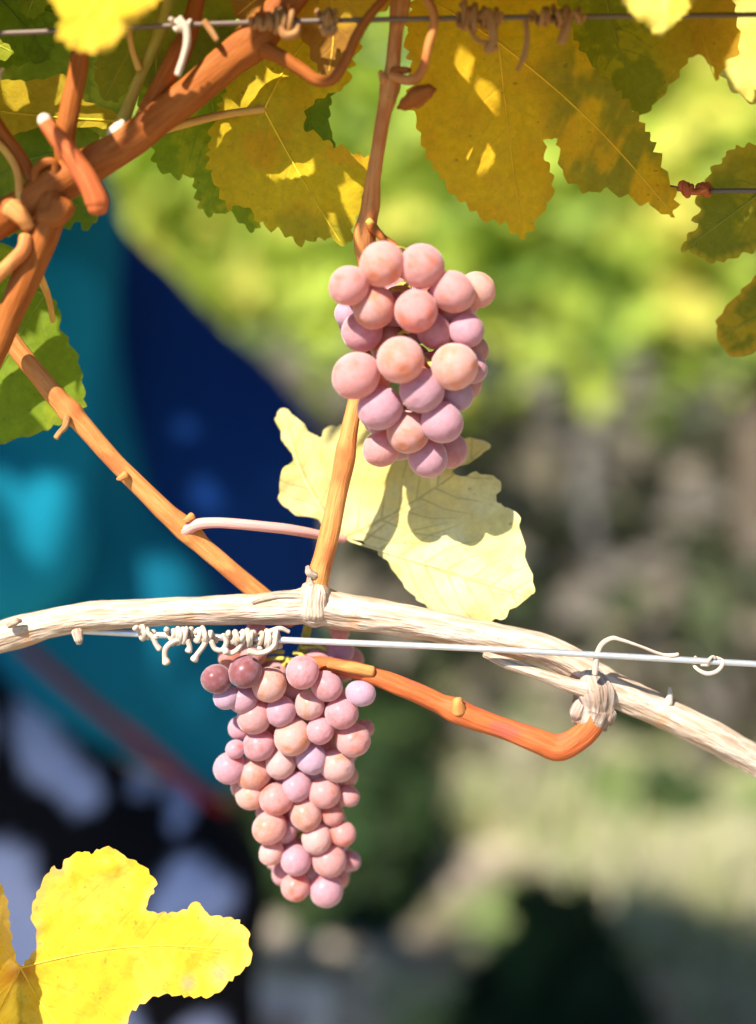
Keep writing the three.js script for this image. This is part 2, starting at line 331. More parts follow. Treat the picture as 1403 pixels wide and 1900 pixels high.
// added near-black leaf clumps that stand in for dark shade on the ground
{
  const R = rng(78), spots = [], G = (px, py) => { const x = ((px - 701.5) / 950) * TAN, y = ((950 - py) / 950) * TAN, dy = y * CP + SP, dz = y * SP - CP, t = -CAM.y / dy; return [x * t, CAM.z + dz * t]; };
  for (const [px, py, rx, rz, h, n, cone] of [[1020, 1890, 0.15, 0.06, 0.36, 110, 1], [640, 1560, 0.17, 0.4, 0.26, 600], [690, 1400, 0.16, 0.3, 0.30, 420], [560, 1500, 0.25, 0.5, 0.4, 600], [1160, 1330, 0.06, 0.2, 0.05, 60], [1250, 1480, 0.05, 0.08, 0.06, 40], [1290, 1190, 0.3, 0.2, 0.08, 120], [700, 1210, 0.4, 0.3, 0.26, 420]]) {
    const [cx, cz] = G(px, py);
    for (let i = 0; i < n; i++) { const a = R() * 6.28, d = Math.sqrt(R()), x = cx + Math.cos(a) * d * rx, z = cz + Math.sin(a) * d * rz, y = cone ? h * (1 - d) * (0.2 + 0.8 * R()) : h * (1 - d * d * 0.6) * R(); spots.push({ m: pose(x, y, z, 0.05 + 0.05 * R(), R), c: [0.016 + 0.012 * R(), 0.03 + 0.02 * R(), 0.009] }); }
  }
  foliage('shade_clumps', spots, leafMat(0xffffff, 0.2), 'near-black leaf clumps added in place of ground shade between the rows', 'shade_clumps');
}

// ---------------------------------------------------------------- the vine rows behind
const woodMat = barkMat([0.13, 0.12, 0.105], [0.19, 0.175, 0.155], [0.13, 0.11, 0.10], 1.5, 0.006, 0.95, 101);
const postMat = barkMat([0.12, 0.09, 0.06], [0.17, 0.13, 0.09], [0.10, 0.07, 0.05], 1.5, 0.004, 0.95, 111);
function rowBehind(z, n, seed, low, x0, x1, label) {
  const R = rng(seed), spots = [];
  for (let i = 0; i < n; i++) {
    const x = lerp(x0, x1, R()), hang = low + 0.7 * (fbm(x * 1.9 + 9, seed, 2) - 0.5);
    const y = hang + (2.15 - hang) * Math.pow(R(), 0.85), w = 0.22 * (0.6 + 0.4 * Math.sin(((y - hang) / (2.2 - hang)) * Math.PI));
    const zz = z + (R() * 2 - 1) * w, hue = fbm(x * 2.5, y * 2.5, seed) + (R() - 0.5) * 0.35, s = 0.085 + 0.06 * R();
    spots.push({ m: pose(x, y, zz, s, R), c: hue < 0.36 ? [0.28, 0.40, 0.05] : hue < 0.62 ? [0.56, 0.66, 0.09] : [0.76, 0.68, 0.12] });
  }
  for (let i = 0; i < n * 0.5; i++) { // suckers, dry leaves and weeds along the foot of the row
    const x = lerp(x0, x1, R()), cl = fbm(x * 2.2 + 30, seed, 5), y = 1.0 * R() * smooth(0.3, 0.62, cl + 0.1), zz = z + (R() - 0.5) * 1.5, g = fbm(x * 3, zz * 2, seed + 2) + (R() - 0.5) * 0.2;
    spots.push({ m: pose(x, y, zz, 0.06 + 0.07 * R(), R, 1.6), c: g < 0.42 ? [0.05, 0.055, 0.035] : g < 0.55 ? [0.24, 0.20, 0.16] : g < 0.62 ? [0.12, 0.15, 0.06] : [0.32, 0.26, 0.18] });
  }
  foliage('row_foliage', spots, leafMat(0xffffff, 0.6), label, 'vine foliage');
}
rowBehind(-3.4, 4200, 301, 0.92, -2.6, 3.0, 'sunlit lime and yellow foliage of the next vine row');
rowBehind(-5.2, 3600, 302, 0.9, -3.5, 4.0, 'blurred yellow green foliage of the second vine row behind');
rowBehind(-7.0, 3600, 303, 0.85, -4.5, 5.0, 'pale foliage of the third vine row behind');
rowBehind(-8.8, 3600, 304, 0.8, -5.5, 6.0, 'foliage of the farthest vine row behind');
{
  const R = rng(5);
  const vine = (x, z, lab, n) => {
    const t = thing('background_vine', new THREE.Vector3(x, 0, z), lab, 'vine', 'old vines in the rows behind');
    const g = (pts, r) => cord(pts.map((p) => new THREE.Vector3(...p)), r, { radial: 10, per: 6, rough: 0.3, lump: 0.5, seed: n });
    part('trunk', g([[x, -0.06, z], [x + 0.03, 0.25, z + 0.02], [x - 0.02, 0.55, z - 0.02], [x + 0.02, 0.86, z]], [0.036, 0.028, 0.026, 0.032]), woodMat, t);
    part('arm', g([[x + 0.02, 0.84, z], [x + 0.16, 0.93, z + 0.02], [x + 0.5, 0.96, z]], [0.034, 0.024, 0.016]), woodMat, t);
    part('arm', g([[x + 0.02, 0.84, z], [x - 0.15, 0.94, z - 0.02], [x - 0.48, 0.96, z]], [0.034, 0.024, 0.016]), woodMat, t);
  };
  vine(-0.25, -3.4, 'blurred grey vine trunk of the next row beside the navy sleeve', 10);
  vine(0.58, -3.4, 'blurred pale grey vine trunk of the next row, right of the bunches', 11);
  vine(-0.2, -5.2, 'faint vine trunk of the second row left of the upper bunch', 30);
  vine(0.85, -5.2, 'faint vine trunk of the second row right of the pale lemon leaf', 31);
  const post = (x, z, lab) => { const t = thing('trellis_post', new THREE.Vector3(x, 0, z), lab, 'post'); part('post', cord([new THREE.Vector3(x, -0.1, z), new THREE.Vector3(x, 1, z), new THREE.Vector3(x + 0.01, 2.1, z)], 0.05, { radial: 14, per: 8, rough: 0.05 }), postMat, t); part('staple', cord([new THREE.Vector3(x - 0.02, 0.98, z + 0.05), new THREE.Vector3(x, 0.99, z + 0.06), new THREE.Vector3(x + 0.02, 0.98, z + 0.05)], 0.003), M.wire, t); };
  post(1.0, -3.36, 'dark weathered trellis post at the right edge in the next row');
}

// ---------------------------------------------------------------- the picker behind the vine
function bone(a, b, ra, rb, flat = 1) { return { a, b, ra, rb, flat }; }
function sdf(bones, k) {
  return (x, y, z) => {
    let d = 1e3;
    for (const q of bones) {
      const F = q.flat, bx = q.b.x - q.a.x, by = q.b.y - q.a.y, bz = (q.b.z - q.a.z) / F, px = x - q.a.x, py = y - q.a.y, pz = (z - q.a.z) / F;
      const t = clamp((px * bx + py * by + pz * bz) / (bx * bx + by * by + bz * bz + 1e-9));
      const e = Math.hypot(px - t * bx, py - t * by, pz - t * bz) - lerp(q.ra, q.rb, t), h = clamp(0.5 + 0.5 * (d - e) / k);
      d = lerp(d, e, h) - k * h * (1 - h);
    }
    return d;
  };
}
function surface(f, lo, hi, cell) { // naive surface nets
  const nx = Math.ceil((hi.x - lo.x) / cell) + 1, ny = Math.ceil((hi.y - lo.y) / cell) + 1, nz = Math.ceil((hi.z - lo.z) / cell) + 1, F = new Float32Array(nx * ny * nz), at = (i, j, k) => (k * ny + j) * nx + i;
  for (let k = 0; k < nz; k++) for (let j = 0; j < ny; j++) for (let i = 0; i < nx; i++) F[at(i, j, k)] = f(lo.x + i * cell, lo.y + j * cell, lo.z + k * cell);
  const id = new Int32Array(nx * ny * nz).fill(-1), pos = [], idx = [];
  for (let k = 0; k < nz - 1; k++) for (let j = 0; j < ny - 1; j++) for (let i = 0; i < nx - 1; i++) {
    let n = 0, sx = 0, sy = 0, sz = 0;
    for (const [a, b, c, d, e, g] of EDGES) { const u = F[at(i + a, j + b, k + c)], v = F[at(i + d, j + e, k + g)]; if (u < 0 !== v < 0) { const t = u / (u - v); sx += a + (d - a) * t; sy += b + (e - b) * t; sz += c + (g - c) * t; n++; } }
    if (n) { id[at(i, j, k)] = pos.length / 3; pos.push(lo.x + (i + sx / n) * cell, lo.y + (j + sy / n) * cell, lo.z + (k + sz / n) * cell); }
  }
  const quad = (a, b, c, d, flip) => flip ? idx.push(a, c, b, a, d, c) : idx.push(a, b, c, a, c, d);
  for (let k = 1; k < nz - 1; k++) for (let j = 1; j < ny - 1; j++) for (let i = 1; i < nx - 1; i++) {
    const u = F[at(i, j, k)];
    if (u < 0 !== F[at(i + 1, j, k)] < 0) quad(id[at(i, j - 1, k - 1)], id[at(i, j, k - 1)], id[at(i, j, k)], id[at(i, j - 1, k)], u >= 0);
    if (u < 0 !== F[at(i, j + 1, k)] < 0) quad(id[at(i - 1, j, k - 1)], id[at(i - 1, j, k)], id[at(i, j, k)], id[at(i, j, k - 1)], u >= 0);
    if (u < 0 !== F[at(i, j, k + 1)] < 0) quad(id[at(i - 1, j - 1, k)], id[at(i, j - 1, k)], id[at(i, j, k)], id[at(i - 1, j, k)], u >= 0);
  }
  const g = new THREE.BufferGeometry();
  g.setAttribute('position', new THREE.Float32BufferAttribute(pos, 3)); g.setIndex(idx);
  const nr = [], h = cell * 0.5, v = new THREE.Vector3();
  for (let i = 0; i < pos.length; i += 3) { const [x, y, z] = [pos[i], pos[i + 1], pos[i + 2]]; v.set(f(x + h, y, z) - f(x - h, y, z), f(x, y + h, z) - f(x, y - h, z), f(x, y, z + h) - f(x, y, z - h)).normalize(); nr.push(v.x, v.y, v.z); }
  g.setAttribute('normal', new THREE.Float32BufferAttribute(nr, 3));
  return g;
}
const EDGES = [];
for (let a = 0; a < 2; a++) for (let b = 0; b < 2; b++) { EDGES.push([0, a, b, 1, a, b], [a, 0, b, a, 1, b], [a, b, 0, a, b, 1]); }
function solid(bones, k, cell, folds = 0) {
  const lo = new THREE.Vector3(9, 9, 9), hi = new THREE.Vector3(-9, -9, -9), v = new THREE.Vector3();
  for (const q of bones) for (const [c, r] of [[q.a, q.ra], [q.b, q.rb]]) { const e = Math.max(r, r * q.flat) * 1.1 + 3 * cell + folds; lo.min(v.copy(c).subScalar(e)); hi.max(v.copy(c).addScalar(e)); }
  const f = sdf(bones, k), ff = folds ? (x, y, z) => f(x, y, z) + folds * (fbm(x * 16 + 3, y * 9 + z * 5, z * 9, 2) - 0.5) * 2 : f;
  return surface(ff, lo, hi, cell);
}
{
  const Z = -0.85, s = S(Z), q = (x, y, dz = 0) => P(x, y, Z + dz), R = (px) => px * s;
  const t = thing('person', new THREE.Vector3(q(120, 1500).x, 0, Z), 'person in navy and teal top and patterned black trousers bending behind the vine', 'person');
  const skin = new THREE.MeshPhysicalMaterial({ color: new THREE.Color(0.55, 0.34, 0.24), roughness: 0.6 });
  const cloth = (r, g, b) => new THREE.MeshPhysicalMaterial({ color: new THREE.Color(r, g, b), roughness: 0.95, specularIntensity: 0.15 });
  // body: one continuous figure, mostly hidden by its clothes and by the vine
  const head = q(-20, -40, 0.02), neck = q(60, 190), chest = q(120, 620, -0.06), hip = q(230, 1330, -0.02), kneeL = q(80, 2250, 0.06), kneeR = q(420, 2280, -0.05);
  const footL = kneeL.clone().setY(0.06).add(new THREE.Vector3(-0.02, 0, -0.04)), footR = kneeR.clone().setY(0.06).add(new THREE.Vector3(0.03, 0, -0.03));
  const toe = (f) => f.clone().add(new THREE.Vector3(-0.13, -0.02, 0.05));
  const hand = q(-260, 800, 0.3), elbow = q(20, 1010, 0.16), shoulder = q(70, 560, 0.06);
  const B = [bone(head, head.clone().add(new THREE.Vector3(-0.02, -0.06, 0.02)), 0.088, 0.062), bone(head, neck, 0.05, 0.05), bone(neck, chest, 0.05, 0.075), bone(chest, hip, 0.075, 0.10),
    bone(hip, kneeL, 0.09, 0.055), bone(kneeL, footL, 0.05, 0.034), bone(footL, toe(footL), 0.034, 0.026), bone(hip, kneeR, 0.09, 0.055), bone(kneeR, footR, 0.05, 0.034), bone(footR, toe(footR), 0.034, 0.026),
    bone(chest, shoulder, 0.055, 0.05), bone(shoulder, elbow, 0.052, 0.04), bone(elbow, hand, 0.038, 0.026)];
  const face = new THREE.Vector3(-0.085, -0.01, 0.03), hd = new THREE.Vector3(-0.9, -0.1, 0.35).normalize();
  B.push(bone(head.clone().addScaledVector(hd, 0.07), head.clone().addScaledVector(hd, 0.103).add(new THREE.Vector3(0, -0.02, 0)), 0.014, 0.013));
  const fdir = hand.clone().sub(elbow).normalize();
  for (let k = 0; k < 4; k++) { const side = new THREE.Vector3(0, 1, 0.2).multiplyScalar((k - 1.5) * 0.019), f0 = hand.clone().addScaledVector(fdir, 0.03).add(side), f1 = f0.clone().addScaledVector(fdir, 0.05 + 0.008 * (k === 1)), f2 = f1.clone().addScaledVector(fdir, 0.022).add(new THREE.Vector3(0, -0.012, -0.02)); B.push(bone(f0, f1, 0.01, 0.009), bone(f1, f2, 0.009, 0.008)); }
  B.push(bone(hand, hand.clone().addScaledVector(fdir, 0.045).add(new THREE.Vector3(0, -0.03, -0.03)), 0.012, 0.009));
  part('body', solid(B, 0.02, 0.011), skin, t);
  const ey = new THREE.SphereGeometry(0.011, 12, 8), side = new THREE.Vector3(0.35, 0, 0.9).normalize();
  for (const sd of [-1, 1]) part('eye', ey.clone().translate(...head.clone().addScaledVector(hd, 0.078).addScaledVector(side, sd * 0.03).add(new THREE.Vector3(0, 0.012, 0)).toArray()), new THREE.MeshPhysicalMaterial({ color: 0x2a1b12, roughness: 0.2 }), t);
  part('hat', solid([bone(head.clone().add(new THREE.Vector3(0, 0.055, 0)), head.clone().add(new THREE.Vector3(0.01, 0.075, 0)), 0.092, 0.07), bone(head.clone().add(new THREE.Vector3(-0.1, 0.045, 0.04)), head.clone().add(new THREE.Vector3(0.1, 0.05, -0.04)), 0.018, 0.018)], 0.04, 0.01), cloth(0.05, 0.18, 0.45), t);
  // navy back and sleeve
  part('jacket', solid([bone(q(60, 520, -0.06), q(290, 930, -0.06), R(215), R(322), 0.75), bone(q(290, 930, -0.06), q(345, 1120, -0.06), R(322), R(265), 0.75)], 0.05, 0.011, 0.006), cloth(0.004, 0.028, 0.14), t);
  // teal shirt body with its long tail
  part('shirt', solid([bone(q(60, 420, 0.04), q(40, 800, 0.06), R(160), R(170), 0.8), bone(q(40, 800, 0.06), q(190, 1150, 0.05), R(170), R(190), 0.8), bone(q(190, 1150, 0.05), q(330, 1330, 0.0), R(200), R(170), 0.8)], 0.05, 0.011, 0.009), cloth(0.005, 0.13, 0.21), t);
  part('sleeve', solid([bone(shoulder, elbow, R(130), R(128)), bone(elbow, q(-150, 900, 0.24), R(120), R(80))], 0.03, 0.01, 0.012), cloth(0.008, 0.22, 0.33), t);
  // patterned trousers
  const trg = solid([bone(q(-80, 1400, 0.07), q(300, 1660, 0.05), R(190), R(185)), bone(q(300, 1660, 0.05), q(380, 2250, -0.02), R(180), R(130)), bone(q(-60, 1450, 0.07), q(60, 2200, 0.09), R(190), R(130)), bone(kneeL, footL, R(120), R(90)), bone(kneeR, footR, R(120), R(90))], 0.05, 0.01, 0.006);
  const strokes = [[30, 1310, 70, 1420, 34], [70, 1420, 150, 1490, 34], [65, 1250, 100, 1270, 30], [150, 1330, 170, 1360, 16], [265, 1420, 245, 1500, 22], [265, 1420, 335, 1500, 20], [335, 1500, 320, 1560, 22], [280, 1480, 300, 1530, 14], [10, 1600, 70, 1800, 60], [0, 1700, 40, 1900, 60], [330, 1650, 390, 1690, 44], [300, 1680, 330, 1800, 30], [-60, 1350, -90, 1550, 40], [180, 1850, 260, 2050, 40], [20, 2000, 80, 2150, 40], [360, 1950, 420, 2100, 40]];
  const cp = trg.attributes.position, col = [], w = new THREE.Vector3();
  const print = strokes.map((e) => { const a = P(e[0], e[1], -0.7), b = P(e[2], e[3], -0.7); return [a.x, a.y, b.x, b.y, e[4] * S(-0.7)]; });
  for (let i = 0; i < cp.count; i++) { w.fromBufferAttribute(cp, i); const x = w.x, y = w.y; let d = 9; for (const k of print) { const dx = k[2] - k[0], dy = k[3] - k[1], tt = clamp(((x - k[0]) * dx + (y - k[1]) * dy) / (dx * dx + dy * dy)); d = Math.min(d, Math.hypot(x - k[0] - tt * dx, y - k[1] - tt * dy) / k[4]); } const m = 1 - smooth(0.75, 1.1, d + 0.5 * (noise(x * 110 + 50, y * 110, 3) - 0.5)); col.push(...mix3([0.006, 0.006, 0.008], [0.40, 0.44, 0.66], m)); }
  trg.setAttribute('color', new THREE.Float32BufferAttribute(col, 3));
  part('trousers', trg, new THREE.MeshPhysicalMaterial({ color: 0xffffff, vertexColors: true, roughness: 0.95, specularIntensity: 0.15 }), t);
  part('trim', stem([[40, 1195, Z + 0.165, 11], [150, 1290, Z + 0.165, 11], [270, 1385, Z + 0.155, 12], [370, 1470, Z + 0.135, 14], [420, 1500, Z + 0.11, 10]], { radial: 8, rough: 0.1 }), cloth(0.18, 0.008, 0.012), t);
  for (const f of [footL, footR]) part('shoe', solid([bone(f.clone().add(new THREE.Vector3(0.03, -0.02, -0.01)), toe(f), 0.045, 0.04)], 0.02, 0.01), cloth(0.05, 0.045, 0.04), t);
}
// grey harvest crate on the ground by the picker's feet
{
  const z = -0.95, at = P(455, 1838, z - 0.14), w = 0.14, h = at.y, t = thing('crate', new THREE.Vector3(at.x, 0, z), 'grey plastic harvest crate low behind the yellow leaf', 'crate');
  const gm = new THREE.MeshPhysicalMaterial({ color: new THREE.Color(0.52, 0.52, 0.53), roughness: 0.55 });
  const box = (x, y, zz, a, b, c) => new THREE.BoxGeometry(a, b, c).translate(x, y, zz);
  const y0 = h - 0.28;
  for (const k of [0, 1, 2]) part('slat', box(0, y0 + 0.04 + k * 0.075, 0.13, w, 0.05, 0.008), gm, t, false);
  for (const k of [0, 1, 2]) part('slat', box(0, y0 + 0.04 + k * 0.075, -0.13, w, 0.05, 0.008), gm, t, false);
  for (const k of [-1, 1]) { part('end_panel', box(k * (w / 2 - 0.004), y0 + 0.115, 0, 0.008, 0.2, 0.25), gm, t, false); for (const j of [-1, 1]) part('corner_post', box(k * (w / 2 + 0.006), y0 + 0.12, j * 0.135, 0.02, 0.24, 0.02), gm, t, false); }
  for (const j of [-1, 1]) part('rim', box(0, y0 + 0.262, j * 0.14, w + 0.06, 0.035, 0.03), gm, t, false);
  for (const j of [-1, 1]) part('rim', box(j * (w / 2 + 0.015), y0 + 0.262, 0, 0.03, 0.034, 0.248), gm, t, false);
  part('base', box(0, y0 + 0.008, 0, w, 0.012, 0.24), gm, t, false);
  // lower crate that it is stacked on
  const t2 = thing('crate', new THREE.Vector3(at.x, 0, z), 'grey crate under the topmost harvest crate', 'crate');
  const y1 = Math.max(0.02, y0 - 0.3);
  if (y0 > 0.1) { part('side_panel', box(0, y0 / 2, 0.12, w, y0 - 0.01, 0.01), gm, t2, false); part('side_panel', box(0, y0 / 2, -0.12, w, y0 - 0.01, 0.01), gm, t2, false); for (const k of [-1, 1]) part('end_panel', box(k * (w / 2 - 0.005), y0 / 2, 0, 0.01, y0 - 0.01, 0.23), gm, t2, false); }
}

// ---------------------------------------------------------------- the vine in front: wires
const wireOf = (pts, r) => stem(pts.map((p) => [p[0], p[1], p[2], r]), { radial: 10, per: 24, rough: 0.03 });
{
  const t = thing('trellis_wire', P(700, 46, 0.004), 'thin wire running across the top through the leaves', 'wire');
  part('wire', wireOf([[-900, 88, 0.004], [0, 62, 0.004], [430, 43, 0.004], [900, 33, 0.004], [1403, 27, 0.004], [2300, 10, 0.004]], 4.6), M.dullWire, t);
  const t2 = thing('trellis_wire', P(1270, 352, -0.026), 'dark thin wire behind the big amber leaf, seen at right', 'wire');
  part('wire', wireOf([[980, 40, -0.036], [1040, 180, -0.038], [1130, 290, -0.036], [1200, 335, -0.032], [1270, 352, -0.026], [1403, 354, -0.012], [2200, 366, 0.0]], 4.6), M.darkWire, t2);
  const t3 = thing('trellis_wire', P(900, 1202, 0.009), 'shiny steel wire passing in front of the old cane', 'wire');
  part('wire', wireOf([[-900, 1128, -0.012], [100, 1168, -0.010], [300, 1178, -0.004], [540, 1188, 0.007], [900, 1204, 0.010], [1403, 1232, 0.010], [2300, 1284, 0.010]], 6.4), M.wire, t3);
}

// ---------------------------------------------------------------- canes and shoots
{
  const c = thing('old_cane', P(580, 1125, -0.003), 'pale peeling woody cane lying across the middle', 'cane');
  part('cane', stem([[-420, 1330, -0.012, 31], [-160, 1245, -0.010, 31], [0, 1182, -0.008, 30], [90, 1158, -0.007, 28], [150, 1146, -0.006, 29], [210, 1141, -0.006, 27], [330, 1134, -0.004, 27], [450, 1130, -0.004, 28], [540, 1126, -0.003, 33], [585, 1124, -0.003, 40], [630, 1133, -0.003, 34], [720, 1146, -0.003, 31], [830, 1165, -0.003, 30], [930, 1187, -0.003, 29], [1010, 1206, -0.004, 28], [1070, 1236, -0.004, 29], [1115, 1268, -0.004, 34], [1160, 1290, -0.004, 31], [1230, 1322, -0.005, 30], [1310, 1362, -0.006, 30], [1403, 1412, -0.008, 29], [1600, 1520, -0.012, 29], [2000, 1720, -0.02, 29]], { radial: 44, per: 14, rough: 0.09, lump: 0.24, seed: 3 }), M.oldCane, c);
  part('spur', stem([[583, 1132, -0.001, 33], [584, 1108, 0.0, 29], [586, 1094, 0.0, 27]], { radial: 20, per: 8, rough: 0.14, lump: 0.45, seed: 5 }), M.oldCane, c);
  part('bark_strip', stem([[900, 1214, 0.003, 7], [945, 1232, 0.004, 11], [1000, 1250, 0.005, 12], [1060, 1272, 0.004, 15], [1100, 1282, 0.004, 20]], { radial: 14, per: 10, rough: 0.1, lump: 0.25, seed: 6 }), M.oldCane, c);
  part('bark_strip', stem([[470, 1118, 0.001, 4], [510, 1106, 0.001, 7], [548, 1104, 0.001, 9], [575, 1108, 0.001, 9]], { radial: 10, per: 8, rough: 0.1, lump: 0.2, seed: 16 }), M.oldCane, c);
  part('knot', stem([[1096, 1250, -0.001, 24], [1104, 1285, 0.001, 38], [1104, 1316, 0.001, 37], [1098, 1338, 0.002, 31]], { radial: 36, per: 16, rough: 0.28, lump: 0.8, seed: 7 }), M.knot, c);
  for (const [x, y, r, a] of [[1072, 1322, 17, 9], [1127, 1326, 18, -8], [1098, 1342, 15, 2], [1120, 1338, 12, -4]]) part('bud_scale', stem([[x + a, y - 22, 0.002, r * 0.8], [x, y, 0.0025, r], [x - a * 0.6, y + 16, 0.002, r * 0.45]], { radial: 14, per: 8, rough: 0.3, lump: 0.8, seed: x }), M.knot, c);
  part('bud', stem([[143, 1172, 0.002, 11], [146, 1186, 0.003, 9], [147, 1193, 0.003, 6]], { radial: 10, per: 6 }), M.oldCane, c);
  part('bud', stem([[1240, 1305, -0.003, 9], [1243, 1290, -0.003, 6], [1243, 1276, -0.003, 3]], { radial: 8, per: 6 }), M.paleTendril, c);
  for (const [x, y] of [[25, 1153]]) part('bud', stem([[x - 8, y + 6, 0.0, 8], [x + 4, y, 0.001, 8], [x + 14, y - 1, 0.0, 4]], { radial: 8, per: 5 }), M.oldCane, c);

  const d = thing('shoot', P(1104, 1325, 0.002), 'red brown shoot bending down from the knot of the old cane', 'shoot');
  part('shoot', stem([[1112, 1305, 0.002, 22.9], [1100, 1340, 0.003, 24.6], [1076, 1368, 0.003, 23.8], [1036, 1388, 0.003, 25.5], [1000, 1376, 0.003, 23.8], [930, 1350, 0.002, 21.1], [880, 1333, 0.002, 22.9], [850, 1320, 0.002, 23.8], [810, 1302, 0.001, 19.4], [740, 1272, 0.001, 18.5], [680, 1250, 0.0, 17.6], [630, 1238, -0.004, 15.0], [560, 1225, -0.012, 12.3]], { radial: 24, per: 12, rough: 0.1, lump: 0.08, seed: 8 }), M.redShoot, d);
  part('bud', stem([[852, 1320, 0.005, 14], [850, 1303, 0.006, 11], [854, 1298, 0.005, 6]], { radial: 12, per: 6, lump: 0.3 }), M.shoot, d);
  part('bud', stem([[1015, 1392, 0.005, 10], [1030, 1400, 0.005, 6]], { radial: 8, per: 6 }), M.petiole, d);
  part('stub', stem([[690, 1246, 0.003, 11], [650, 1238, 0.003, 12], [610, 1232, 0.003, 8]], { radial: 10, per: 6 }), M.shoot, d);

  const v = thing('shoot', P(588, 1094, -0.004), 'upright orange shoot rising from the old cane behind the upper grape bunch', 'shoot');
  part('shoot', stem([[586, 1102, -0.001, 23], [590, 1075, -0.002, 21], [602, 1030, -0.002, 19], [612, 990, -0.002, 19], [628, 910, -0.003, 18], [640, 850, -0.003, 20], [648, 800, -0.004, 16], [662, 735, -0.008, 14], [682, 620, -0.012, 15], [686, 520, -0.012, 16], [676, 440, -0.008, 21], [686, 390, -0.007, 17], [692, 335, -0.005, 14], [700, 285, -0.004, 12.5], [712, 215, -0.003, 13], [724, 160, -0.003, 18], [729, 120, -0.003, 12.5], [735, 60, -0.003, 12.5], [742, 12, -0.003, 18], [748, -60, -0.003, 17], [760, -300, 0, 16]], { radial: 22, per: 12, rough: 0.09, lump: 0.08, seed: 9 }), M.shoot, v);
  for (const [x, y] of [[574, 1062], [577, 1084]]) part('bud', stem([[x + 10, y + 6, 0.001, 9], [x, y, 0.002, 8], [x - 3, y - 10, 0.002, 5]], { radial: 8, per: 6 }), M.oldCane, v);
  part('bud', stem([[714, 150, -0.001, 10], [706, 134, -0.001, 5]], { radial: 8, per: 6 }), M.shoot, v);
  part('tendril', stem([[727, 140, -0.001, 9], [750, 148, 0.002, 9], [772, 146, 0.004, 9], [786, 125, 0.005, 8], [795, 85, 0.006, 8], [806, 40, 0.006, 8], [800, 12, 0.005, 8], [780, -20, 0.004, 7]], { radial: 10, per: 8, rough: 0.1 }), M.shoot, v);
  part('tendril', stem([[730, 132, -0.001, 8], [750, 130, 0.001, 7], [760, 130, 0.002, 5]], { radial: 8, per: 6 }), M.brownCane, v);
  part('bract', stem([[738, 200, -0.001, 3], [752, 192, 0.001, 12], [775, 178, 0.003, 20], [796, 168, 0.004, 14], [808, 166, 0.004, 4]], { radial: 10, per: 8, rough: 0.2, lump: 0.3 }), M.brownCane, v);
  part('stub', stem([[690, 420, -0.004, 10], [708, 440, -0.002, 7], [735, 455, 0.0, 4], [742, 470, 0.002, 2]], { radial: 8, per: 6 }), M.brownCane, v);

  const f = thing('shoot', P(20, 630, -0.006), 'slanting orange shoot with dry nodes at left', 'shoot');
  part('shoot', stem([[-40, 545, -0.004, 18.5], [20, 632, -0.005, 18.5], [70, 695, -0.005, 17.6], [110, 742, -0.005, 18.5], [132, 765, -0.005, 22.0], [150, 785, -0.005, 18.5], [215, 858, -0.006, 16.7], [262, 905, -0.006, 17.6], [310, 952, -0.006, 19.4], [345, 982, -0.006, 22.9], [375, 1012, -0.006, 18.5], [430, 1060, -0.007, 17.6], [500, 1118, -0.010, 17.6], [540, 1150, -0.016, 15.8]], { radial: 22, per: 12, rough: 0.08, lump: 0.07, seed: 10 }), M.shoot, f);
  part('tendril_stub', stem([[126, 775, -0.001, 7], [122, 790, 0.0, 7], [112, 802, 0.0, 5], [104, 812, 0.001, 5]], { radial: 8, per: 6, rough: 0.25 }), M.brownTendril, f);
  for (const [x, y] of [[222, 885], [345, 962]]) part('bud', stem([[x + 12, y - 4, -0.002, 8], [x + 2, y + 2, -0.001, 6], [x - 4, y + 4, -0.001, 3]], { radial: 8, per: 6 }), M.shoot, f);

  const h = thing('cane', P(100, 352, 0.002), 'thick brown cane slanting up from the left edge', 'cane');
  part('cane', stem([[-160, 520, 0.010, 32.3], [-40, 432, 0.008, 32.3], [50, 380, 0.006, 32.3], [100, 345, 0.004, 37.4], [170, 305, 0.003, 31.4], [240, 262, 0.002, 30.6], [300, 214, 0.001, 29.8], [360, 168, 0.0, 30.6], [425, 112, -0.001, 31.4], [470, 76, -0.002, 35.7], [520, 20, -0.003, 28.9], [600, -80, -0.004, 28.9], [760, -280, -0.004, 27.2]], { radial: 28, per: 12, rough: 0.09, lump: 0.1, seed: 12 }), M.brownCane, h);
  part('branch', stem([[100, 372, 0.008, 28.8], [88, 420, 0.010, 27.2], [60, 490, 0.010, 26.4], [30, 560, 0.010, 24.8], [0, 630, 0.010, 23.2], [-60, 760, 0.010, 22.4]], { radial: 24, per: 12, rough: 0.08, lump: 0.08, seed: 13 }), M.brownCane, h);
  part('branch', stem([[128, 330, 0.000, 18.9], [120, 270, 0.002, 18.9], [130, 200, 0.002, 18.1], [145, 130, 0.001, 17.2], [152, 70, 0.0, 16.3], [165, -40, -0.002, 15.5]], { radial: 22, per: 12, rough: 0.08, lump: 0.08, seed: 14 }), M.brownCane, h);
  const hook = part('hooked_stub', stem([[84, 226, 0.014, 12.9], [92, 238, 0.015, 13.8], [112, 262, 0.016, 17.2], [140, 300, 0.017, 18.9], [165, 340, 0.018, 20.6], [180, 374, 0.018, 22.4], [182, 388, 0.018, 18.9]], { radial: 22, per: 12, rough: 0.05, seed: 15 }), M.redShoot, h);
  const highlightTip = new THREE.SphereGeometry(13.4 * S(0.014), 16, 12); highlightTip.scale(1, 1, 0.9); const tp = P(83, 224, 0.0145); highlightTip.translate(tp.x, tp.y, tp.z);
  part('highlight_tip', highlightTip, M.tip, hook);  // pale ball: a white highlight on the stub put into its colour
  part('collar', stem([[20, 386, 0.014, 18], [40, 402, 0.015, 16], [52, 420, 0.014, 13]], { radial: 14, per: 8, rough: 0.15 }), M.shoot, h);
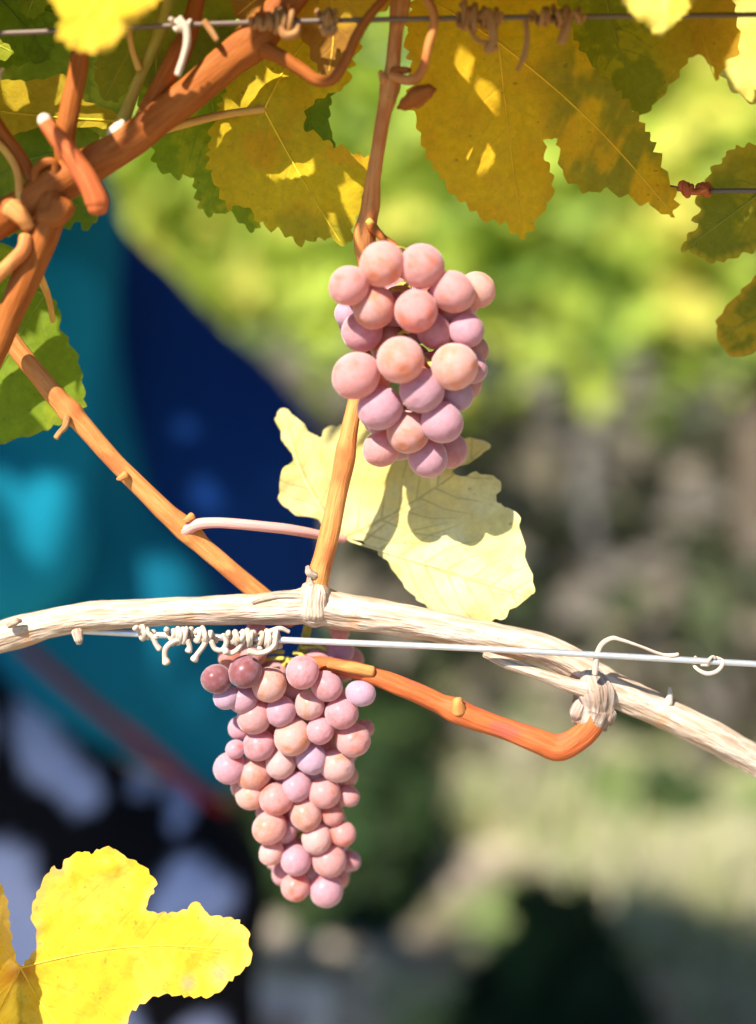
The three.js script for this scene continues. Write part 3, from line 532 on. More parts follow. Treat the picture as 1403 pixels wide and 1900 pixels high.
  part('knob', stem([[118, 380, 0.012, 22], [108, 400, 0.013, 20], [80, 405, 0.012, 18]], { radial: 14, per: 8, rough: 0.2, lump: 0.3 }), M.brownCane, h);
  part('bud', stem([[212, 250, 0.003, 15], [222, 236, 0.004, 12], [228, 226, 0.004, 6]], { radial: 12, per: 6 }), M.tip, h);
  part('side_shoot', stem([[-30, 190, 0.002, 13], [0, 240, 0.004, 13], [40, 295, 0.005, 12], [64, 345, 0.006, 12]], { radial: 12, per: 8 }), M.brownCane, h);
  part('side_shoot', stem([[70, 350, 0.008, 9], [66, 318, 0.009, 9], [82, 302, 0.010, 8], [100, 302, 0.010, 8], [104, 330, 0.008, 9]], { radial: 12, per: 8 }), M.brownCane, h);
  part('side_shoot', stem([[250, 246, 0.0, 13], [285, 180, -0.003, 16], [330, 105, -0.006, 20], [350, 60, -0.008, 16], [370, -20, -0.010, 14]], { radial: 12, per: 8 }), M.brownCane, h);
  part('side_shoot', stem([[-20, 525, 0.016, 13], [20, 488, 0.016, 13], [44, 462, 0.016, 13], [48, 440, 0.015, 12]], { radial: 14, per: 8 }), M.shoot, h);
  part('petiole', stem([[-20, 250, 0.006, 7], [14, 285, 0.008, 7], [32, 320, 0.009, 7], [36, 362, 0.010, 8], [34, 385, 0.012, 8]], { radial: 10, per: 8 }), M.petiole, h);
  part('petiole', stem([[222, 240, -0.004, 14], [245, 180, -0.008, 11], [270, 120, -0.010, 10], [300, 50, -0.012, 11], [318, -30, -0.012, 10]], { radial: 10, per: 8 }), M.olivePetiole, h);
  part('petiole', stem([[258, 128, -0.006, 7], [245, 90, -0.006, 6], [240, 40, -0.006, 6], [245, -20, -0.006, 6]], { radial: 8, per: 8 }), M.petiole, h);
  part('tendril', stem([[490, 92, 0.002, 15], [520, 105, 0.004, 13], [560, 130, 0.005, 12], [590, 150, 0.006, 11], [615, 148, 0.006, 10], [640, 115, 0.006, 9], [660, 70, 0.006, 9], [685, 30, 0.005, 8], [720, -10, 0.004, 8]], { radial: 12, per: 8, rough: 0.08 }), M.brownCane, h);
}

// ---------------------------------------------------------------- tendrils wound round the wires
function wound(name, label, mat, coils, tails, line, z, rpx, R) {
  const t = thing(name, P(coils[0][0], line(coils[0][0]), z), label, 'tendril');
  for (const [x0, x1, turns, amp] of coils) {
    const pts = [], n = turns * 8, ph = R() * 6;
    for (let i = 0; i <= n; i++) { const k = i / n, a = ph + (k + 0.09 * Math.sin(k * 17 + ph)) * turns * Math.PI * 2, j = 1 + 0.2 * (R() - 0.5) + 0.3 * Math.sin(k * 11 + ph * 3); pts.push([lerp(x0, x1, k) + Math.sin(a * 1.0) * 2 + 5 * Math.sin(k * 23 + ph), line(lerp(x0, x1, k)) + Math.cos(a) * amp * j, z + Math.sin(a) * amp * j * S(z), rpx * (0.85 + 0.3 * R())]); }
    part('coil', stem(pts, { radial: 9, per: 3, rough: 0.1, seed: x0 }), mat, t);
  }
  tails.forEach((pts, i) => part('tail', stem(pts.map((p) => [p[0], p[1], z + (p[2] ?? 8) * S(z), p[3] ?? rpx]), { radial: 10, per: 8, rough: 0.1, seed: i + 3 }), mat, t));
  return t;
}
{
  const R = rng(99), low = (x) => 1177 + (x - 300) * 0.0445, top = (x) => 62 - x * 0.0435 + (x > 430 ? (x - 430) * 0.02 : 0);
  wound('tendril', 'pale dry tendril wound in coils round the steel wire under the old cane', M.paleTendril, [[250, 290, 3, 10], [310, 348, 4, 12], [360, 400, 3, 12], [425, 470, 5, 12], [472, 516, 4, 15]],
    [[[266, 1170], [282, 1180], [290, 1196], [296, 1204, 8, 6]], [[338, 1185], [322, 1190], [308, 1202], [306, 1218], [309, 1230, 10, 8]], [[348, 1188], [352, 1200], [350, 1208, 10, 7]], [[386, 1182], [378, 1198], [366, 1214], [360, 1224, 12, 8]], [[392, 1190], [400, 1204], [412, 1206], [420, 1192], [414, 1178]], [[450, 1192], [440, 1206], [428, 1212], [418, 1208, 14, 7]], [[462, 1208, 16, 6], [480, 1212, 16], [500, 1206, 16], [510, 1194, 16], [506, 1182, 10]], [[500, 1172], [520, 1166, 4, 5], [536, 1172, 0, 4]]], low, 0.006, 5.2, R);
  wound('tendril', 'thin pale tendril curling over the steel wire at right', M.paleTendril, [[1296, 1335, 1, 8.6]], [[[1104, 1250, -4, 5.8], [1108, 1215, -2, 5.8], [1118, 1194, 2, 5.0], [1136, 1184, 4, 4.3], [1155, 1188, 4, 3.6], [1190, 1200, 2, 2.9], [1228, 1214, 2, 2.9], [1248, 1216, 4, 4.3], [1258, 1214, 2, 3.6]], [[1284, 1226, -12, 2.9], [1292, 1240, 2, 3.6], [1312, 1250, 8, 4.3], [1332, 1244, 8, 4.3], [1342, 1228, 4, 3.6], [1330, 1220, -10, 2.9]]], (x) => 1226 + (x - 1290) * 0.05, 0.010, 3.2, R);
  wound('tendril', 'dry grey tendril wound on the top wire above the thick cane', M.paleTendril, [[318, 352, 3, 10]], [[[335, 38, 8, 6], [345, 50, 10, 7], [347, 78, 12, 7], [340, 108, 12, 6.5], [330, 138, 12, 6.5]]], top, 0.006, 4.6, R);
  wound('tendril', 'brown dry tendril tangled on the top wire beside the thick cane', M.brownTendril, [[470, 540, 6, 13], [500, 546, 3, 20]], [[[520, 52, 12, 8], [530, 66, 14, 8], [548, 62, 12, 8], [552, 48, 8, 7]], [[380, 40, 6, 6], [392, 58, 8, 6], [402, 74, 10, 5]]], top, 0.006, 5, R);
  wound('tendril', 'brown tendril knot on the top wire left of the upright shoot', M.brownTendril, [[590, 624, 4, 15], [596, 618, 2, 22]], [[[600, 50, 12, 7], [612, 62, 14, 7], [622, 52, 12, 7]]], top, 0.006, 4.6, R);
  wound('tendril', 'tangled brown tendril on the top wire over the big amber leaf', M.brownTendril, [[848, 930, 7, 15], [855, 895, 3, 24]], [[[905, 20, 12, 8], [912, 45, 14, 8], [915, 75, 14, 8], [905, 92, 14, 8], [922, 88, 14, 5]], [[975, 40, 10, 5], [978, 70, 10, 5], [972, 105, 10, 5], [960, 130, 8, 3]], [[870, 50, 10, 4], [885, 74, 10, 4], [905, 80, 10, 4]]], top, 0.007, 4.8, R);
  wound('tendril', 'short brown tendril curl on the top wire right of the tangle', M.brownTendril, [[980, 1085, 6, 12], [1030, 1056, 2, 18]], [[[1058, 30, 12, 7], [1050, 55, 14, 8], [1042, 78, 14, 8]]], top, 0.007, 4.8, R);
  wound('tendril', 'red brown tendril knotted on the dark wire beside the right green leaf', M.redShoot, [[1266, 1282, 3, 9], [1298, 1320, 3, 9]], [[[1272, 352, 8, 6], [1290, 357, 8, 5], [1310, 352, 8, 6]]], (x) => 353, -0.020, 6, R);
}

// ---------------------------------------------------------------- leaves of the vine in front
const k = 0.0001875; // metres in a photograph pixel at the vine
leaf({ label: 'largest amber leaf with green blotches hanging right of the upright shoot', at: [925, 78], z: -0.022, seed: 1, tooth: 30, amp: 11, trans: 0.58,
  a: [0.93, 0.54, 0.006], b: [0.90, 0.47, 0.006], vein: [0.66, 0.34, 0.02], blotch: 0.45, wave: 0.004,
  patch: (x, y, c, n, f) => { const g = smooth(990, 1090, x + (n - 0.5) * 130) * smooth(0.40, 0.60, fbm(x / 60 + (y / 60) * 0.5, (y - x) / 170, 8) + 0.06); return mix3(c, [0.28, 0.27, 0.012], g * 0.8); },
  shape: (dx, dy) => -0.16 * k * Math.abs(dx - dy * 0.1) + 0.00000016 * dy * dy * 0.2 + 0.06 * k * dy,
  pts: [[752, 60], [757, 110], [764, 150], [752, 190], [772, 218], [778, 250], [792, 290], [818, 330], [840, 362], [870, 385], [897, 408], [932, 414], [968, 442], [988, 425], [1003, 398], [1024, 368], [1027, 340], [1020, 308], [1010, 285], [1016, 258], [1030, 258], [1038, 285], [1040, 318], [1062, 340], [1092, 360], [1112, 352], [1145, 360], [1176, 372], [1215, 387], [1246, 402], [1257, 370], [1240, 328], [1215, 270], [1185, 215], [1150, 170], [1110, 130], [1080, 95], [1060, 55], [1040, 10], [1000, -30], [900, -50], [820, -40], [768, -5]] });
leaf({ label: 'olive green leaf partly behind the large amber leaf at the top right', at: [1120, -20], z: -0.042, seed: 2, tooth: 34, amp: 7, trans: 0.58, a: [0.32, 0.31, 0.008], b: [0.52, 0.42, 0.008], blotch: 0.3, vein: [0.34, 0.32, 0.03], shape: (dx, dy) => 0.05 * k * dx,
  patch: (x, y, c, n) => mix3(c, [0.62, 0.42, 0.012], smooth(1210, 1270, x + (n - 0.5) * 80)), pts: [[1030, -60], [1030, 40], [1040, 110], [1100, 160], [1160, 200], [1195, 213], [1225, 182], [1250, 152], [1270, 122], [1286, 95], [1280, 50], [1265, 0], [1240, -60]] });
leaf({ label: 'golden leaf behind the top wire between the olive leaf and the right edge', at: [1290, -30], z: -0.056, seed: 3, tooth: 30, amp: 8, trans: 0.58, a: [0.80, 0.48, 0.015], b: [0.74, 0.40, 0.02], vein: [0.7, 0.45, 0.05], shape: (dx, dy) => 0.1 * k * dx,
  pts: [[1190, -60], [1205, 60], [1232, 108], [1283, 104], [1306, 106], [1322, 128], [1331, 148], [1346, 130], [1366, 110], [1384, 88], [1381, 55], [1374, 20], [1405, -60]] });
leaf({ label: 'pale sunlit yellow leaf cut off by the right edge near the top', at: [1470, 20], z: -0.046, seed: 4, tooth: 30, amp: 9, a: [0.82, 0.72, 0.16], b: [0.84, 0.66, 0.12], trans: 0.35, vein: [0.8, 0.7, 0.3], shape: (dx, dy) => 0.3 * k * dy, pts: [[1365, -60], [1368, 40], [1372, 92], [1340, 128], [1352, 160], [1385, 186], [1425, 205], [1520, 170], [1560, 60], [1540, -60]] });
leaf({ label: 'bright lemon yellow leaf tip hanging over the top wire at right', at: [1225, -90], z: 0.016, seed: 5, tooth: 24, amp: 7, a: [0.84, 0.70, 0.14], b: [0.84, 0.64, 0.08], trans: 0.35, vein: [0.8, 0.7, 0.25], shape: (dx, dy) => 0.25 * k * dy, pts: [[1110, -110], [1148, -8], [1166, 20], [1177, 36], [1197, 46], [1222, 68], [1246, 50], [1268, 30], [1300, -12], [1330, -110]] });
leaf({ label: 'green leaf at the right edge crossed by the dark wire', at: [1450, 330], z: -0.026, seed: 6, tooth: 24, amp: 9, trans: 0.58, a: [0.25, 0.25, 0.006], b: [0.40, 0.32, 0.008], blotch: 0.15, edge: [0.62, 0.42, 0.02], vein: [0.36, 0.34, 0.03],
  patch: (x, y, c, n) => mix3(c, [0.48, 0.36, 0.01], smooth(350, 290, y + (n - 0.5) * 60) * 0.8), shape: (dx, dy) => -0.1 * k * Math.abs(dx), pts: [[1480, 250], [1408, 268], [1378, 270], [1350, 281], [1340, 298], [1320, 314], [1311, 334], [1297, 352], [1291, 370], [1296, 393], [1287, 408], [1291, 424], [1269, 444], [1268, 464], [1298, 474], [1312, 486], [1350, 483], [1380, 471], [1420, 464], [1500, 430]] });
leaf({ label: 'round green leaf with amber rim low on the right edge', at: [1480, 560], z: -0.036, seed: 7, tooth: 40, amp: 5, trans: 0.58, a: [0.26, 0.24, 0.006], b: [0.5, 0.34, 0.008], blotch: 0.35, edge: [0.72, 0.38, 0.015], vein: [0.4, 0.34, 0.03], shape: (dx, dy) => 0.1 * k * dx, pts: [[1500, 450], [1403, 512], [1375, 540], [1345, 572], [1329, 597], [1331, 625], [1345, 650], [1363, 664], [1392, 656], [1425, 640], [1500, 600]] });
leaf({ label: 'amber leaf with a deep notch left of the upright shoot, on a yellow stalk', at: [490, 203], z: -0.018, seed: 8, tooth: 28, amp: 12, trans: 0.58, a: [0.82, 0.56, 0.006], b: [0.86, 0.47, 0.006], vein: [0.6, 0.38, 0.02], wave: 0.004, blotch: 0.4, shape: (dx, dy) => -0.12 * k * Math.abs(dx) + 0.05 * k * dy,
  patch: (x, y, c, n) => mix3(c, [0.42, 0.40, 0.012], smooth(370, 450, y + (n - 0.5) * 120) * 0.75), petiole: [[296, 243, -0.006, 8], [350, 228, -0.007, 7.5], [420, 212, -0.012, 7], [488, 203, -0.0165, 7]],
  pts: [[450, 40], [440, 100], [425, 150], [405, 200], [391, 245], [386, 310], [401, 345], [425, 388], [446, 381], [470, 396], [481, 415], [525, 432], [555, 453], [596, 443], [650, 452], [657, 415], [669, 394], [676, 350], [688, 296], [665, 285], [625, 270], [600, 255], [566, 236], [567, 210], [590, 185], [620, 172], [645, 158], [652, 130], [662, 100], [672, 50], [640, 0], [560, -10], [490, 10]] });
leaf({ label: 'golden leaf with a brown hanging flap at the top behind the wire', at: [600, -60], z: -0.010, seed: 9, tooth: 30, amp: 8, trans: 0.58, a: [0.86, 0.52, 0.02], b: [0.78, 0.44, 0.02], vein: [0.8, 0.5, 0.06], patch: (x, y, c, n) => mix3(c, [0.42, 0.17, 0.02], Math.max(smooth(30, 60, y + (n - 0.5) * 40), smooth(560, 500, x + (n - 0.5) * 60)) * 0.85), shape: (dx, dy) => 0.15 * k * dy - 0.1 * k * Math.abs(dx),
  pts: [[425, -90], [428, 5], [450, 45], [480, 62], [530, 52], [560, 70], [580, 110], [602, 142], [626, 128], [645, 95], [662, 60], [690, 30], [735, 4], [745, -90]] });
leaf({ label: 'dark green leaf seen through the notch of the amber leaf', at: [560, 160], z: -0.034, seed: 10, tooth: 26, amp: 6, trans: 0.4, a: [0.162, 0.270, 0.011], b: [0.230, 0.324, 0.014], vein: [0.2, 0.28, 0.03], pts: [[500, 140], [560, 110], [620, 150], [613, 200], [613, 240], [622, 270], [580, 300], [520, 280]] });
leaf({ label: 'mid green leaf under the thick cane left of the amber notched leaf', at: [380, 130], z: -0.032, seed: 11, tooth: 26, amp: 11, trans: 0.45, a: [0.257, 0.365, 0.008], b: [0.405, 0.432, 0.011], vein: [0.3, 0.34, 0.03], blotch: 0.2, pts: [[250, 150], [284, 255], [284, 300], [300, 318], [330, 330], [355, 328], [362, 360], [371, 387], [395, 402], [420, 392], [470, 430], [490, 400], [500, 300], [500, 150], [430, 40], [330, 80]] });
leaf({ label: 'brilliant yellow leaf hanging in the sun at the upper left', at: [230, -90], z: 0.042, seed: 12, tooth: 22, amp: 9, trans: 0.35, a: [0.86, 0.62, 0.03], b: [0.84, 0.52, 0.02], edge: [0.75, 0.36, 0.03], vein: [0.85, 0.6, 0.1], shape: (dx, dy) => 0.3 * k * dy - 0.12 * k * dx, pts: [[60, -110], [98, 8], [112, 30], [106, 68], [128, 84], [150, 95], [180, 98], [206, 95], [222, 70], [252, 44], [290, 8], [340, -60], [380, -110]] });
leaf({ label: 'amber olive leaf reaching in from the left edge behind the forked branch', at: [236, 225], z: -0.014, seed: 13, tooth: 40, amp: 5, trans: 0.58, a: [0.70, 0.50, 0.008], b: [0.62, 0.42, 0.008], vein: [0.5, 0.36, 0.03], shape: (dx, dy) => 0.04 * k * dx, pts: [[-80, 155], [0, 148], [60, 149], [120, 140], [136, 160], [152, 182], [205, 205], [238, 222], [215, 236], [160, 236], [110, 232], [60, 240], [20, 251], [-80, 262]] });
leaf({ label: 'dark green leaf behind the fork of the thick cane', at: [40, 300], z: -0.038, seed: 14, tooth: 26, amp: 9, trans: 0.4, a: [0.135, 0.223, 0.011], b: [0.203, 0.270, 0.014], vein: [0.18, 0.24, 0.03], pts: [[-90, 245], [0, 240], [80, 222], [150, 226], [180, 250], [191, 282], [178, 330], [186, 395], [162, 427], [141, 414], [120, 427], [100, 412], [60, 430], [-90, 430]] });
leaf({ label: 'dark green leaf in the top left corner crossed by the wire', at: [-20, -20], z: -0.040, seed: 15, tooth: 28, amp: 8, trans: 0.4, a: [0.149, 0.243, 0.011], b: [0.216, 0.351, 0.014], vein: [0.2, 0.26, 0.03], pts: [[-100, -60], [60, -60], [130, -20], [140, 40], [105, 70], [90, 112], [50, 118], [-100, 130]] });
leaf({ label: 'mid green leaf in the gap left of the forked branch under the top wire', at: [130, 60], z: -0.050, seed: 153, tooth: 24, amp: 9, trans: 0.58, a: [0.270, 0.378, 0.027], b: [0.459, 0.513, 0.054], vein: [0.4, 0.42, 0.1], pts: [[20, 80], [60, 60], [130, 40], [190, 60], [240, 110], [250, 180], [215, 240], [160, 262], [100, 250], [40, 220], [5, 160]] });
leaf({ label: 'small bright lime leaf at the top left corner', at: [90, -50], z: -0.030, seed: 151, tooth: 24, amp: 6, trans: 0.58, a: [0.34, 0.44, 0.02], b: [0.28, 0.40, 0.02], vein: [0.4, 0.46, 0.06], pts: [[20, -70], [35, 5], [48, 34], [70, 30], [92, 4], [130, -70]] });
leaf({ label: 'lit lime leaf edge at the left edge under the top wire', at: [-50, 70], z: -0.018, seed: 152, tooth: 22, amp: 5, trans: 0.58, a: [0.46, 0.52, 0.02], b: [0.5, 0.5, 0.02], vein: [0.5, 0.5, 0.06], pts: [[-100, 60], [-10, 70], [14, 82], [25, 98], [12, 110], [-20, 116], [-100, 130]] });
leaf({ label: 'olive leaf behind the forked stalks near the top wire', at: [300, -40], z: -0.030, seed: 16, tooth: 32, amp: 7, trans: 0.58, a: [0.405, 0.365, 0.014], b: [0.297, 0.324, 0.014], vein: [0.36, 0.3, 0.03], pts: [[165, 20], [180, 90], [176, 140], [190, 180], [215, 190], [255, 150], [300, 205], [345, 180], [395, 120], [430, 60], [445, -50], [300, -70], [200, -60]] });
leaf({ label: 'green leaf hanging at the left edge behind the orange shoots', at: [84, 545], z: -0.030, seed: 17, tooth: 34, amp: 7, trans: 0.58, a: [0.230, 0.324, 0.005], b: [0.324, 0.378, 0.008], vein: [0.24, 0.3, 0.03], blotch: 0.3, shape: (dx, dy) => 0.2 * k * dy - 0.08 * k * Math.abs(dx), petiole: [[66, 490, 0.004, 7], [80, 525, -0.002, 7], [92, 560, -0.010, 6], [98, 595, -0.020, 5]],
  pts: [[-90, 430], [0, 448], [60, 490], [78, 512], [95, 547], [113, 580], [111, 603], [131, 637], [147, 668], [152, 700], [158, 732], [153, 766], [112, 786], [72, 804], [30, 815], [-90, 835]] });
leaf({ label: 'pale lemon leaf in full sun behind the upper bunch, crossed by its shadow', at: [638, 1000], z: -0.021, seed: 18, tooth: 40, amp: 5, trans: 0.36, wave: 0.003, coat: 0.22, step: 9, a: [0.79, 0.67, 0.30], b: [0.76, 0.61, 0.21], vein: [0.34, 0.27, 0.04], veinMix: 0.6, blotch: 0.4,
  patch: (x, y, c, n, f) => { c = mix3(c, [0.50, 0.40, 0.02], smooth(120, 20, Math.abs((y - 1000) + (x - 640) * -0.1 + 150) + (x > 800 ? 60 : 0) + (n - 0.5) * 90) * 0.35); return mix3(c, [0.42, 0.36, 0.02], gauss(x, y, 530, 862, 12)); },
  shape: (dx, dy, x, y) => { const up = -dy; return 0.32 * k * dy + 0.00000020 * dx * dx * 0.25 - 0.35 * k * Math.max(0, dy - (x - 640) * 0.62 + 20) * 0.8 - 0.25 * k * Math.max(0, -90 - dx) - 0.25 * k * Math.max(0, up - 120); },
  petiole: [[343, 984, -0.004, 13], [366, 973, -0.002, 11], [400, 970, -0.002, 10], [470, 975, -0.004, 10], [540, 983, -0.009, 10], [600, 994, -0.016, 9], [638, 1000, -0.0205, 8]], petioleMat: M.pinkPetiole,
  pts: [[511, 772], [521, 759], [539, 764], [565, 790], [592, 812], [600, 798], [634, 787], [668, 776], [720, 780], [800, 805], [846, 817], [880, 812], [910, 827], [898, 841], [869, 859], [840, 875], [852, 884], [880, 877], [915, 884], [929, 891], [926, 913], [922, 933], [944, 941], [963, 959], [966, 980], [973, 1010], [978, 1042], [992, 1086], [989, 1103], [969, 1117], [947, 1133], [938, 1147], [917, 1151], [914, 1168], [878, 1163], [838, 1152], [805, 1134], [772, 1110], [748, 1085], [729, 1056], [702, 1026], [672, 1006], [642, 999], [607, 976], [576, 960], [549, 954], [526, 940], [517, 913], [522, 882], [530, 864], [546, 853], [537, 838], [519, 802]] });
leaf({ label: 'bright yellow leaf at the bottom left corner with reddened stalk end', at: [38, 1795], z: 0.030, seed: 19, tooth: 26, amp: 5, trans: 0.4, step: 10, a: [0.84, 0.52, 0.020], b: [0.83, 0.57, 0.05], edge: [0.82, 0.50, 0.10], vein: [0.82, 0.54, 0.06], blotch: 0.4, wave: 0.003,
  patch: (x, y, c, n) => mix3(mix3(c, [0.6, 0.16, 0.02], gauss(x, y, 38, 1800, 26) * 0.9), [0.72, 0.36, 0.2], 0.7 * Math.max(gauss(x, y, 352, 1815, 14), gauss(x, y, 412, 1795, 18), gauss(x, y, 100, 1622, 16))),
  shape: (dx, dy) => 0.2 * k * dy + (dx < 0 ? -1.25 * k * dx : 0) + 0.00000012 * dx * dx * 0.3 - 0.5 * k * Math.max(0, 55 - Math.abs(dx)) * smooth(-30, 60, dy),
  pts: [[-120, 1600], [-20, 1620], [1, 1640], [14, 1673], [19, 1714], [26, 1765], [38, 1793], [52, 1778], [66, 1760], [68, 1738], [58, 1694], [62, 1674], [73, 1649], [84, 1625], [99, 1609], [114, 1612], [120, 1597], [140, 1583], [155, 1579], [168, 1584], [185, 1574], [212, 1573], [228, 1587], [253, 1598], [271, 1611], [288, 1632], [288, 1651], [274, 1673], [276, 1690], [299, 1693], [342, 1688], [357, 1675], [373, 1676], [382, 1694], [401, 1699], [438, 1705], [456, 1721], [464, 1738], [461, 1753], [469, 1776], [455, 1797], [428, 1820], [413, 1835], [392, 1849], [342, 1849], [301, 1846], [267, 1861], [240, 1885], [232, 1910], [200, 1970], [60, 2010], [-120, 1980]] });

// ---------------------------------------------------------------- grape bunches
const gb = dataTex(256, 128, (u, v) => { const a = u * Math.PI * 2, b = v * Math.PI, x = Math.sin(b) * Math.cos(a), z = Math.sin(b) * Math.sin(a), n = fbm(x * 9 + 20, Math.cos(b) * 9 + 20, z * 9 + 3, 3); return [n, n, n]; });
function grapeMats(list) {
  return list.map(([skin, bloom, wear, seed]) => {
    const w = 256, h = 128, on = (u, v, fx, z) => { const a = u * Math.PI * 2, b = v * Math.PI; return fbm(Math.sin(b) * Math.cos(a) * fx + 20 + z, Math.cos(b) * fx + 20, Math.sin(b) * Math.sin(a) * fx + z * 3, 3); };
    const bl = (u, v) => { const n = on(u, v, 1.6, seed), f = on(u, v, 9, seed + 2); return 1 - 0.9 * smooth(0.9 - wear - 0.2, 0.9 - wear + 0.22, n + (f - 0.5) * 0.2); };
    const map = dataTex(w, h, (u, v) => { let c = mix3(skin, bloom, bl(u, v) * (0.78 + 0.3 * (on(u, v, 14, seed + 5) - 0.5) + 0.3 * (on(u, v, 3.5, seed + 7) - 0.5))); c = c.map((q) => q * (0.93 + 0.14 * on(u, v, 5, seed + 9))); c = mix3(c, [0.14, 0.06, 0.03], 0.85 * smooth(0.055, 0.03, v) + 0.4 * smooth(0.80, 0.86, on(u, v, 22, seed + 11))); return c; }, true);
    const coat = dataTex(w, h, (u, v) => { const s = 1 - 0.55 * bl(u, v); return [s, s, s]; });
    return new THREE.MeshPhysicalMaterial({ map, roughness: 1, ior: 1.6, transmission: 0.45, thickness: 0, clearcoat: 0.22, clearcoatMap: coat, clearcoatRoughness: 0.42, bumpMap: gb, bumpScale: 0.00012, sheen: 0.3, sheenColor: new THREE.Color(0.90, 0.82, 1.0), sheenRoughness: 0.55 });
  });
}
const GM = grapeMats([
  [[0.66, 0.16, 0.06], [0.70, 0.36, 0.35], 0.22, 1], [[0.69, 0.21, 0.07], [0.72, 0.39, 0.36], 0.30, 2], [[0.58, 0.14, 0.10], [0.66, 0.36, 0.42], 0.18, 3], [[0.70, 0.25, 0.08], [0.73, 0.42, 0.37], 0.34, 4],
  [[0.60, 0.12, 0.07], [0.68, 0.35, 0.38], 0.24, 5], [[0.54, 0.18, 0.16], [0.62, 0.40, 0.50], 0.12, 6], [[0.67, 0.14, 0.05], [0.71, 0.34, 0.32], 0.38, 7], [[0.68, 0.26, 0.11], [0.72, 0.43, 0.41], 0.22, 8], [[0.26, 0.035, 0.03], [0.44, 0.20, 0.24], 0.45, 9]]);
const GM2 = GM.map((m) => { const c = m.clone(); c.clearcoat = 0.6; c.clearcoatRoughness = 0.3; return c; });
const grapeGeo = [0, 1, 2].map((i) => {
  const g = new THREE.SphereGeometry(1, 40, 28), p = g.attributes.position;
  for (let j = 0; j < p.count; j++) { const x = p.getX(j), y = p.getY(j), z = p.getZ(j), s = 1 + 0.08 * (fbm(x * 1.3 + 9 + i * 5, y * 1.3 + 9, z * 1.3 + i, 2) - 0.5) - 0.04 * smooth(0.965, 1, y); p.setXYZ(j, x * s, y * s * (1.02 + 0.02 * i), z * s); }
  g.computeVertexNormals();
  const n = g.attributes.normal; for (let r = 0; r <= 28; r++) { const a = r * 41, b = a + 40; const v = new THREE.Vector3(n.getX(a) + n.getX(b), n.getY(a) + n.getY(b), n.getZ(a) + n.getZ(b)).normalize(); n.setXYZ(a, v.x, v.y, v.z); n.setXYZ(b, v.x, v.y, v.z); }
  return g;
});
function bunch(o) {
  const { label, top, axis, list, zc, depth, seed, pick } = o, R = rng(seed), t = thing('grape_bunch', P(top[0], top[1], zc), label, 'grapes');
  const placed = [];
  const zAxis = (x, y) => { const w = o.half(y); return zc + depth * Math.sqrt(Math.max(0, 1 - ((x - o.mid(y)) / w) ** 2)); };
  for (const [x, y, r0, dz] of list) { const r = r0 * (o.swell ?? 1); const z = zAxis(x, y) - r * k * 0.6 + (dz ?? 0) * k; placed.push({ x, y, r, z, z0: z }); }
  for (let it = 0; it < 120; it++) { // berries that overlap in the picture settle one behind the other
    for (let a = 0; a < placed.length; a++) for (let b = a + 1; b < placed.length; b++) {
      const p = placed[a], q = placed[b], d = Math.hypot(p.x - q.x, p.y - q.y) * k, m = 0.9 * (p.r + q.r) * k;
      if (d >= m) continue;
      const e = Math.sqrt(m * m - d * d) - (p.z - q.z);
      if (e > 0) { p.z += e * 0.2; q.z -= e * 0.25; }
    }
    for (const p of placed) p.z += (p.z0 - p.z) * 0.04;
  }
  for (let i = 0; i < 1200; i++) { // berries deeper in, which close the gaps
    const y = lerp(o.span[0], o.span[1], R()), x = o.mid(y) + (R() * 2 - 1) * o.half(y) * 0.62, r = o.berry * (0.9 + 0.2 * R()), z = zc + lerp(-0.018, 0.002, R());
    if (placed.every((q) => Math.hypot((x - q.x) * k, (y - q.y) * k, z - q.z) > 0.8 * (r + q.r) * k && (Math.hypot(x - q.x, y - q.y) > q.r || z < q.z))) placed.push({ x, y, r, z });
  }
  for (const [x, y, r, z] of o.extra ?? []) placed.push({ x, y, r, z: zc + z });
  // rachis
  part('rachis', stem(axis, { radial: 10, per: 8, seed }), M.greenStem, t);
  placed.forEach((q, i) => {
    const c = P(q.x, q.y, q.z), m = part('grape', grapeGeo[i % 3], (o.mats ?? GM)[pick(q, i, R)], t, false);
    m.position.copy(c).sub(t.position);
    const gs = q.r * S(q.z); m.scale.set(gs * (0.96 + 0.07 * R()), gs * (0.98 + 0.09 * R()), gs * (0.96 + 0.07 * R()));
    const ax = P(o.mid(q.y), q.y - 26, zc), out = c.clone().sub(ax).normalize(), tw = new THREE.Vector3(R() - 0.5, R() - 0.7, R() - 0.5).multiplyScalar(0.8);
    const dir = out.add(tw).normalize();
    m.quaternion.setFromUnitVectors(new THREE.Vector3(0, 1, 0), dir);
    m.rotateY(R() * 6.28);
    if (q.r > 15 && (i % 3 === 0 || q.z < zc)) { const s0 = c.clone().addScaledVector(dir, -0.96 * q.r * k), mid = s0.clone().lerp(ax, 0.45).add(new THREE.Vector3(0, 0.001, 0)), end = s0.clone().lerp(ax, 0.8); part('pedicel', cord([s0, mid, end], [0.0011, 0.0007, 0.0008], { radial: 6, per: 4 }), M.greenStem, t); }
  });
  return t;
}
